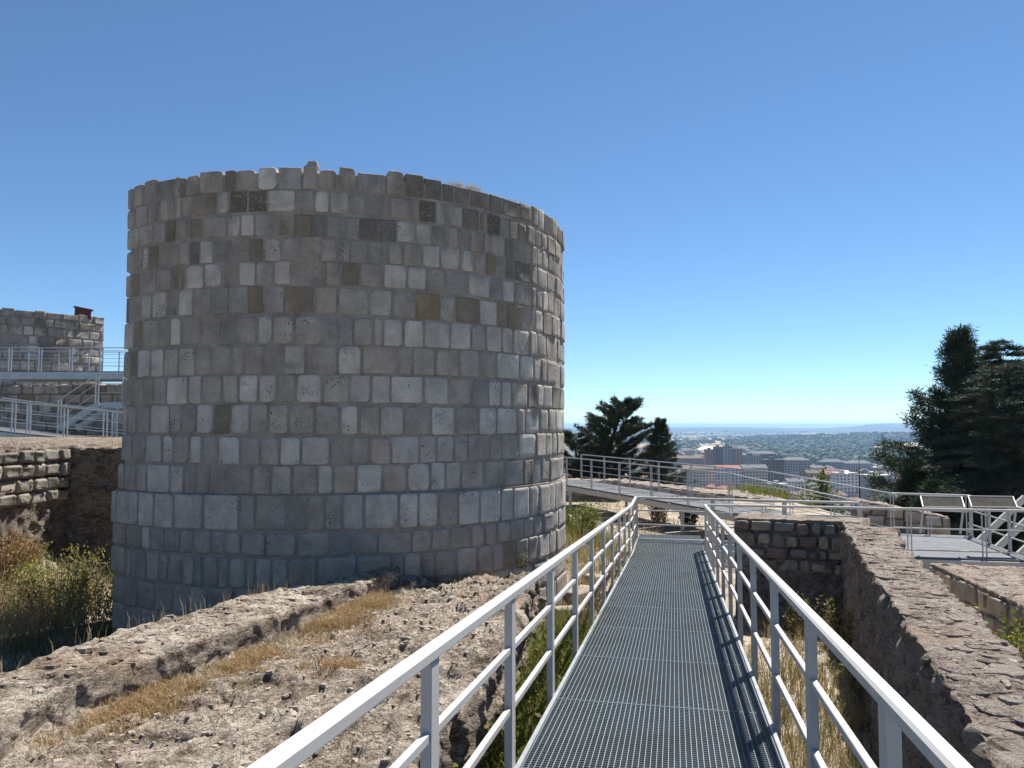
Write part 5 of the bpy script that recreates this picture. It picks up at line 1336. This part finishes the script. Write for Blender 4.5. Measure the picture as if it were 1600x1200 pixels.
def building(c, w, d, h, rot, wall, roof, rtype, label=None, windows=True, name='apartment_building', group=None):
    c = Vector(c); ex = Vector((math.cos(rot), math.sin(rot), 0)); ey = Vector((-math.sin(rot), math.cos(rot), 0)); o = c - ex * w / 2 - ey * d / 2
    label = label or 'distant %s building with %s in the valley town' % (ADJ[wall], RADJ[roof])
    group = group or label.replace('distant ', '')
    root = thing(name, c, label, 'building', group)
    put('wall', box_geo(o + Vector((0, 0, -6)), ex * w, ey * d, Vector((0, 0, h + 6))), WALLS[wall], root)
    e = 0.5; zt = Vector((0, 0, h)); o2 = o - ex * e - ey * e; W = ex * (w + 2 * e); Dp = ey * (d + 2 * e)
    if rtype == 'flat':
        v, f = box_geo(o2 + zt + Vector((0, 0, 0.003)), W, Dp, Vector((0, 0, 0.8)))
        q = box_geo(o + ex * w * 0.3 + ey * d * 0.25 + zt + Vector((0, 0, 0.78)), ex * w * 0.25, ey * d * 0.5, Vector((0, 0, 2.4)))
        v, f, _ = join_geo([(v, f), q])
    else:
        rh = min(w, d) * 0.24; ridge_x = w >= d
        k = 0.0 if rtype == 'gable' else min(w, d) * 0.5
        a, b, c_, d_ = o2 + zt, o2 + W + zt, o2 + W + Dp + zt, o2 + Dp + zt
        if ridge_x: r0 = o2 + Dp / 2 + ex * k + zt; r1 = o2 + Dp / 2 + W - ex * k + zt
        else: r0 = o2 + W / 2 + ey * k + zt; r1 = o2 + W / 2 + Dp - ey * k + zt
        r0 = r0 + Vector((0, 0, rh)); r1 = r1 + Vector((0, 0, rh)); lo = Vector((0, 0, 0.003))
        v = [a + lo, b + lo, c_ + lo, d_ + lo, r0, r1]
        f = [(0, 1, 5, 4), (2, 3, 4, 5), (1, 2, 5), (3, 0, 4), (3, 2, 1, 0)] if ridge_x else [(0, 1, 4), (1, 2, 5, 4), (2, 3, 5), (3, 0, 4, 5), (3, 2, 1, 0)]
    ro = put('roof', (v, f), ROOFS[roof], root)
    if rtype != 'flat':
        for t in (0.3, 0.68):
            q = r0.lerp(r1, t) + ey * random.uniform(-1.2, 1.2); put('chimney', box_geo(q + Vector((-0.5, -0.5, -1.2)), (1.0, 0, 0), (0, 1.0, 0), (0, 0, 2.4)), WALLS['pink'], ro)
    if windows:
        gs = []; fl = max(1, int(h / 3.1))
        for base, ax, nr, Ln in ((o, ex, -ey, w), (o, ey, -ex, d), (o + ex * w, ey, ex, d), (o + ey * d, ex, ey, w)):
            if nr.dot(-c) < 0: continue
            n = max(1, int(Ln / 3.4))
            for i in range(fl):
                for j in range(n):
                    p = base + ax * (Ln * (j + 0.5) / n - 0.8) + Vector((0, 0, 1.0 + i * (h - 0.6) / fl)) + nr * 0.02
                    gs.append(box_geo(p, ax * 1.6, nr * 0.08, Vector((0, 0, 1.55))))
        v, f, _ = join_geo(gs); mesh_obj('window_grid', v, f, GLASS, root, kind='stuff')
    return root
def bpx(x0, x1, ytop, ybase, wall, roof, rtype, label, depth=14, rot=None, Y=None, windows=True, name='apartment_building'):
    """a building seen between photo columns x0..x1, standing on the valley floor where its base row says"""
    g = None
    if Y is None:
        g = hit((x0 + x1) / 2, ybase, -73.0); g.z = gz(g.x, g.y)
    if g is None:
        xx = ((x0 + x1) / 2 - 800) / F * Y; g = Vector((xx, Y, gz(xx, Y)))
    w = (x1 - x0) / F * g.y; top = at((x0 + x1) / 2, ytop, g.y).z
    return building(g + Vector((0, depth / 2, 0)), w, depth, max(5, top - g.z), rot if rot is not None else random.uniform(-0.12, 0.12), wall, roof, rtype, label, windows, name)
bpx(1134, 1146, 697, 748, 'grey', 'grey', 'flat', 'slim grey apartment tower right of the domed hall', 14)
bpx(1147, 1161, 701, 748, 'pink', 'pale', 'flat', 'pinkish apartment tower next to the slim grey one', 16)
bpx(1104, 1118, 703, 740, 'pink', 'brown', 'flat', 'brown brick block standing before the dome', 14)
bpx(1118, 1131, 699, 742, 'brick', 'brown', 'flat', 'dark stepped brick tower before the dome', 14)
bpx(1163, 1190, 712, 748, 'grey', 'grey', 'flat', 'long grey slab block with rows of windows', 14)
bpx(1172, 1214, 709, 745, 'slate', 'grey', 'hip', 'slate grey block with a dark overhanging roof', 16)
bpx(1197, 1226, 719, 765, 'brick', 'grey', 'flat', 'dark brick end block with columns of white windows', 15)
bpx(1226, 1266, 719, 758, 'grey', 'grey', 'hip', 'long grey apartment block adjoining the dark brick end', 15)
bpx(1040, 1052, 716, 745, 'pink', 'brown', 'flat', 'narrow reddish block right of the dark fir', 14)
bpx(1052, 1100, 716, 742, 'tan', 'brown', 'hip', 'broad tan block in front of the dark green wood', 16)
bpx(1068, 1122, 732, 768, 'cream', 'brown', 'gable', 'cream apartment row with brown gabled roof above the raised ramp', 14)
bpx(1122, 1160, 732, 772, 'white', 'red', 'gable', 'white apartment row with a red tiled roof', 14)
bpx(1160, 1200, 731, 772, 'cream', 'grey', 'gable', 'cream apartment row with grey roof and dormers', 14)
bpx(1285, 1322, 722, 738, 'slate', 'grey', 'hip', 'low slate block with stepped dark roof', 20)
bpx(1326, 1364, 724, 741, 'grey', 'grey', 'hip', 'low grey block with stepped dark roof', 20)
bpx(1366, 1405, 731, 742, 'pink', 'pale', 'flat', 'long low reddish hall beside the pine', 24)
bpx(1236, 1262, 737, 758, 'white', 'pale', 'hip', 'white house row below the long grey block', 14)
bpx(1262, 1292, 739, 762, 'tan', 'brown', 'gable', 'tan house row with brown roof', 14)
bpx(1292, 1330, 741, 768, 'pink', 'red', 'gable', 'pinkish house row with red roof', 14)
bpx(1230, 1262, 752, 776, 'white', 'grey', 'gable', 'white house with grey roof near the hill foot', 12)
bpx(1358, 1396, 744, 800, 'grey', 'pale', 'flat', 'tall blank grey gable wall close below the pine', 18, rot=0.5, windows=False)
bpx(1205, 1232, 757, 785, 'cream', 'pale', 'flat', 'pale low building behind the raised ramp', 12)
# domed sports hall
g = ground_hit(1109, 713); r = thing('domed_hall', g, 'large hall with a shallow white domed roof in the valley town', 'building')
Rd = 22.5 / F * g.y; V = []; Fc = []; H0 = 9.0; H1 = (713 - 697.5) / F * g.y; ns = 32
for k in range(7):
    a = k / 6 * math.pi / 2 * 0.98
    for j in range(ns): V.append(g + Vector((Rd * math.cos(a) * math.cos(6.283 * j / ns), Rd * math.cos(a) * math.sin(6.283 * j / ns), H0 + (H1 - H0) * math.sin(a))))
for k in range(6):
    for j in range(ns): Fc.append((k*ns+j, k*ns+(j+1) % ns, (k+1)*ns+(j+1) % ns, (k+1)*ns+j))
Fc.append(tuple(6*ns+j for j in range(ns)))
mesh_obj('domed_roof', V, Fc, WHITE, r)
V = []; Fc = []
for z in (-6, H0 - 0.02):
    for j in range(ns): V.append(g + Vector((Rd * 0.97 * math.cos(6.283 * j / ns), Rd * 0.97 * math.sin(6.283 * j / ns), z)))
for j in range(ns): Fc.append((j, (j+1) % ns, ns+(j+1) % ns, ns+j))
mesh_obj('drum_wall', V, Fc, WALLS['white'], r)
# other blocks, filling the town as seen from the castle
Rb = random.Random(5); used = []
tries = 0
while len(used) < 270 and tries < 9000:
    tries += 1
    az = math.radians(Rb.uniform(9, 28)); y = 560 + 1700 * Rb.random() ** 1.3; x = y * math.tan(az)
    px = 800 + F * math.tan(az)
    if y > 1350 and px > 1180: continue
    if any((x - a) ** 2 + (y - b_) ** 2 < (21 if y < 1000 else 27) ** 2 for a, b_ in used): continue
    used.append((x, y)); far = y > 1300
    w = Rb.uniform(14, 34); d = Rb.uniform(11, 16); h = Rb.choice([9, 10, 12, 13, 15, 16]) * (0.75 if y < 850 else 1.0)
    wall = Rb.choice(['cream', 'cream', 'white', 'grey', 'pink', 'tan', 'tan', 'brick']); roof = Rb.choice(['red', 'grey', 'brown', 'brown', 'pale', 'grey']); rt = 'flat' if roof == 'pale' else Rb.choice(['gable', 'hip', 'hip'])
    building(Vector((x, y, gz(x, y))), w, d, h, Rb.choice([0.1, 0.1, 0.5, -0.3, 1.2]) + Rb.uniform(-0.08, 0.08), wall, roof, rt)
# white sheds on the plain
for k in range(34):
    px = Rb.uniform(1040, 1300) if k > 3 else 1250 + 4 * k; py = Rb.uniform(677, 690) if k > 3 else 676.5
    if k > 3 and px > 1180 and py > 681: continue
    g = ground_hit(px, py); w = Rb.uniform(30, 90); h = Rb.uniform(8, 13) * (1.8 if k <= 3 else 1)
    r = thing('warehouse', g, 'white shed standing far out on the plain', 'warehouse', 'white sheds on the plain')
    put('wall', box_geo(g + Vector((-w / 2, 0, -5)), (w, 0, 0), (0, 40, 0), (0, 0, h + 5)), WALLS['white'], r)
    put('roof', box_geo(g + Vector((-w / 2 - 1, -1, h + 0.01)), (w + 2, 0, 0), (0, 42, 0), (0, 0, 1.2)), WHITE, r)
# a glazed roof light that throws the sun back to the castle
g = at(1323, 737.5, 760.0); to_cam = (-g).normalized(); hv = (to_cam + SDIR).normalized()
sidev = hv.cross(Vector((0, 0, 1))).normalized(); upv = sidev.cross(hv).normalized()
mm, nn_, ll_, bb = mat_new('glazing'); bb.inputs['Base Color'].default_value = (0.6, 0.63, 0.66, 1); bb.inputs['Metallic'].default_value = 1.0; bb.inputs['Roughness'].default_value = 0.12
gr = Vector((g.x, g.y + 6, gz(g.x, g.y + 6)))
building(gr, 22, 12, g.z - gr.z - 1.6, 0.0, 'white', 'pale', 'flat', 'white building whose roof light glints in the sun')
r = thing('roof_light', g - upv * 1.2, 'small glazed roof light flashing in the sunlight', 'skylight')
put('pane', box_geo(g - sidev * 1.2 - upv * 1.2, sidev * 2.4, upv * 2.4, -hv * 0.1), mm, r)
put('frame', box_geo(g - sidev * 1.4 - upv * 1.5 - hv * 0.6, sidev * 2.8, upv * 2.9, hv * 0.45), WALLS['white'], r)

# ------------------------------------------------------------------ woods and fields beyond the town
def blob_forest(name, pts, r0, r1, mat):
    n = len(pts)
    t = (1 + 5 ** 0.5) / 2
    iv = np.array([(-1,t,0),(1,t,0),(-1,-t,0),(1,-t,0),(0,-1,t),(0,1,t),(0,-1,-t),(0,1,-t),(t,0,-1),(t,0,1),(-t,0,-1),(-t,0,1)], float) / math.sqrt(1 + t * t)
    it = np.array([(0,11,5),(0,5,1),(0,1,7),(0,7,10),(0,10,11),(1,5,9),(5,11,4),(11,10,2),(10,7,6),(7,1,8),(3,9,4),(3,4,2),(3,2,6),(3,6,8),(3,8,9),(4,9,5),(2,4,11),(6,2,10),(8,6,7),(9,8,1)])
    s = (r0 + (r1 - r0) * rng.rand(n))[:, None, None]
    V = iv[None] * s * (0.7 + 0.6 * rng.rand(n, 12, 1)); V[:, :, 2] *= 1.1
    V = V + pts[:, None, :] + np.array([0, 0, 0.5]) * s
    return np_mesh(name, V.reshape(-1, 3), (np.arange(n)[:, None, None] * 12 + it[None]).reshape(-1, 3), mat, kind='stuff')
def scatter_px(n, x0, x1, y0, y1, cond=None):
    out = []
    while len(out) < n:
        px = rng.uniform(x0, x1); py = rng.uniform(y0, y1)
        if cond is not None and not cond(px, py): continue
        out.append((px, py))
    # rows to distances: valley floor
    P = np.array(out); dz = np.array([ray(a, b_).z for a, b_ in out]); dy = np.array([ray(a, b_).y for a, b_ in out]); dx = np.array([ray(a, b_).x for a, b_ in out])
    res = np.zeros((n, 3))
    t = np.exp(np.linspace(math.log(300), math.log(9000), 420))
    for k0 in range(0, n, 1500):
        sl = slice(k0, k0 + 1500)
        X = dx[sl, None] * t; Y = dy[sl, None] * t; Z = dz[sl, None] * t; G = ground_h(X, Y)
        idx = np.argmax(Z < G, axis=1); ii = np.arange(X.shape[0]); tt = t[idx] * (1 + 0.02 * (rng.rand(X.shape[0]) - .5))
        x = dx[sl] * tt; y = dy[sl] * tt; res[sl] = np.column_stack([x, y, ground_h(x, y)])
    return res
pts = scatter_px(8000, 1135, 1440, 679, 724, lambda x, y: y > 681 - (x > 1330) * 4 and y < 700 + (x - 1135) * 0.22 and not (1338 < x and 692 < y < 705 and y > 702 - (x - 1338) * 0.14) and not (y < 684 and x < 1180))
blob_forest('far_wood', pts, 4, 10, FOREST)
pts = scatter_px(700, 1048, 1088, 696, 712); blob_forest('far_wood', pts, 9, 15, FOREST)
pts = scatter_px(900, 1040, 1440, 704, 772); blob_forest('town_trees', pts, 2.0, 4.0, FOREST)
pts = scatter_px(500, 860, 1250, 674, 694); blob_forest('hedgerow_trees', pts, 5, 11, FOREST)
FIELD = flat_mat('wheat_stubble', (0.40, 0.29, 0.15), 0.95, 0.15, 0.01)
def field(outline):
    P = [ground_hit(x, y) for x, y in outline]; n = len(P); cx = sum(outline[i][0] for i in range(n)) / n; cy = sum(outline[i][1] for i in range(n)) / n
    V = []; Fc = []; m = 8
    c = ground_hit(cx, cy)
    for k in range(m + 1):
        for p in P:
            q = c.lerp(p, k / m); V.append((q.x, q.y, gz(q.x, q.y) + 1.5))
    for k in range(m):
        for j in range(n): Fc.append((k*n+j, k*n+(j+1) % n, (k+1)*n+(j+1) % n, (k+1)*n+j))
    mesh_obj('wheat_field', V, Fc, FIELD, kind='structure')
field([(1348, 701), (1375, 697.5), (1400, 694.5), (1428, 692), (1440, 694), (1440, 701), (1410, 702), (1380, 703.5), (1355, 704)])

# ------------------------------------------------------------------ hazy valley air
hz = bpy.data.materials.new('hazy_air'); hz.use_nodes = True; hn = hz.node_tree.nodes
hn.remove(hn['Principled BSDF']); pvn = hn.new('ShaderNodeVolumePrincipled'); pvn.inputs['Density'].default_value = 1.0e-4; pvn.inputs['Color'].default_value = (0.42, 0.68, 1.0, 1); pvn.inputs['Anisotropy'].default_value = 0.3
hz.node_tree.links.new(pvn.outputs[0], hn['Material Output'].inputs['Volume'])
g = box_geo((-20500, -20500, -95), (41000, 0, 0), (0, 41000, 0), (0, 0, 128)); put('haze', g, hz, kind='stuff')
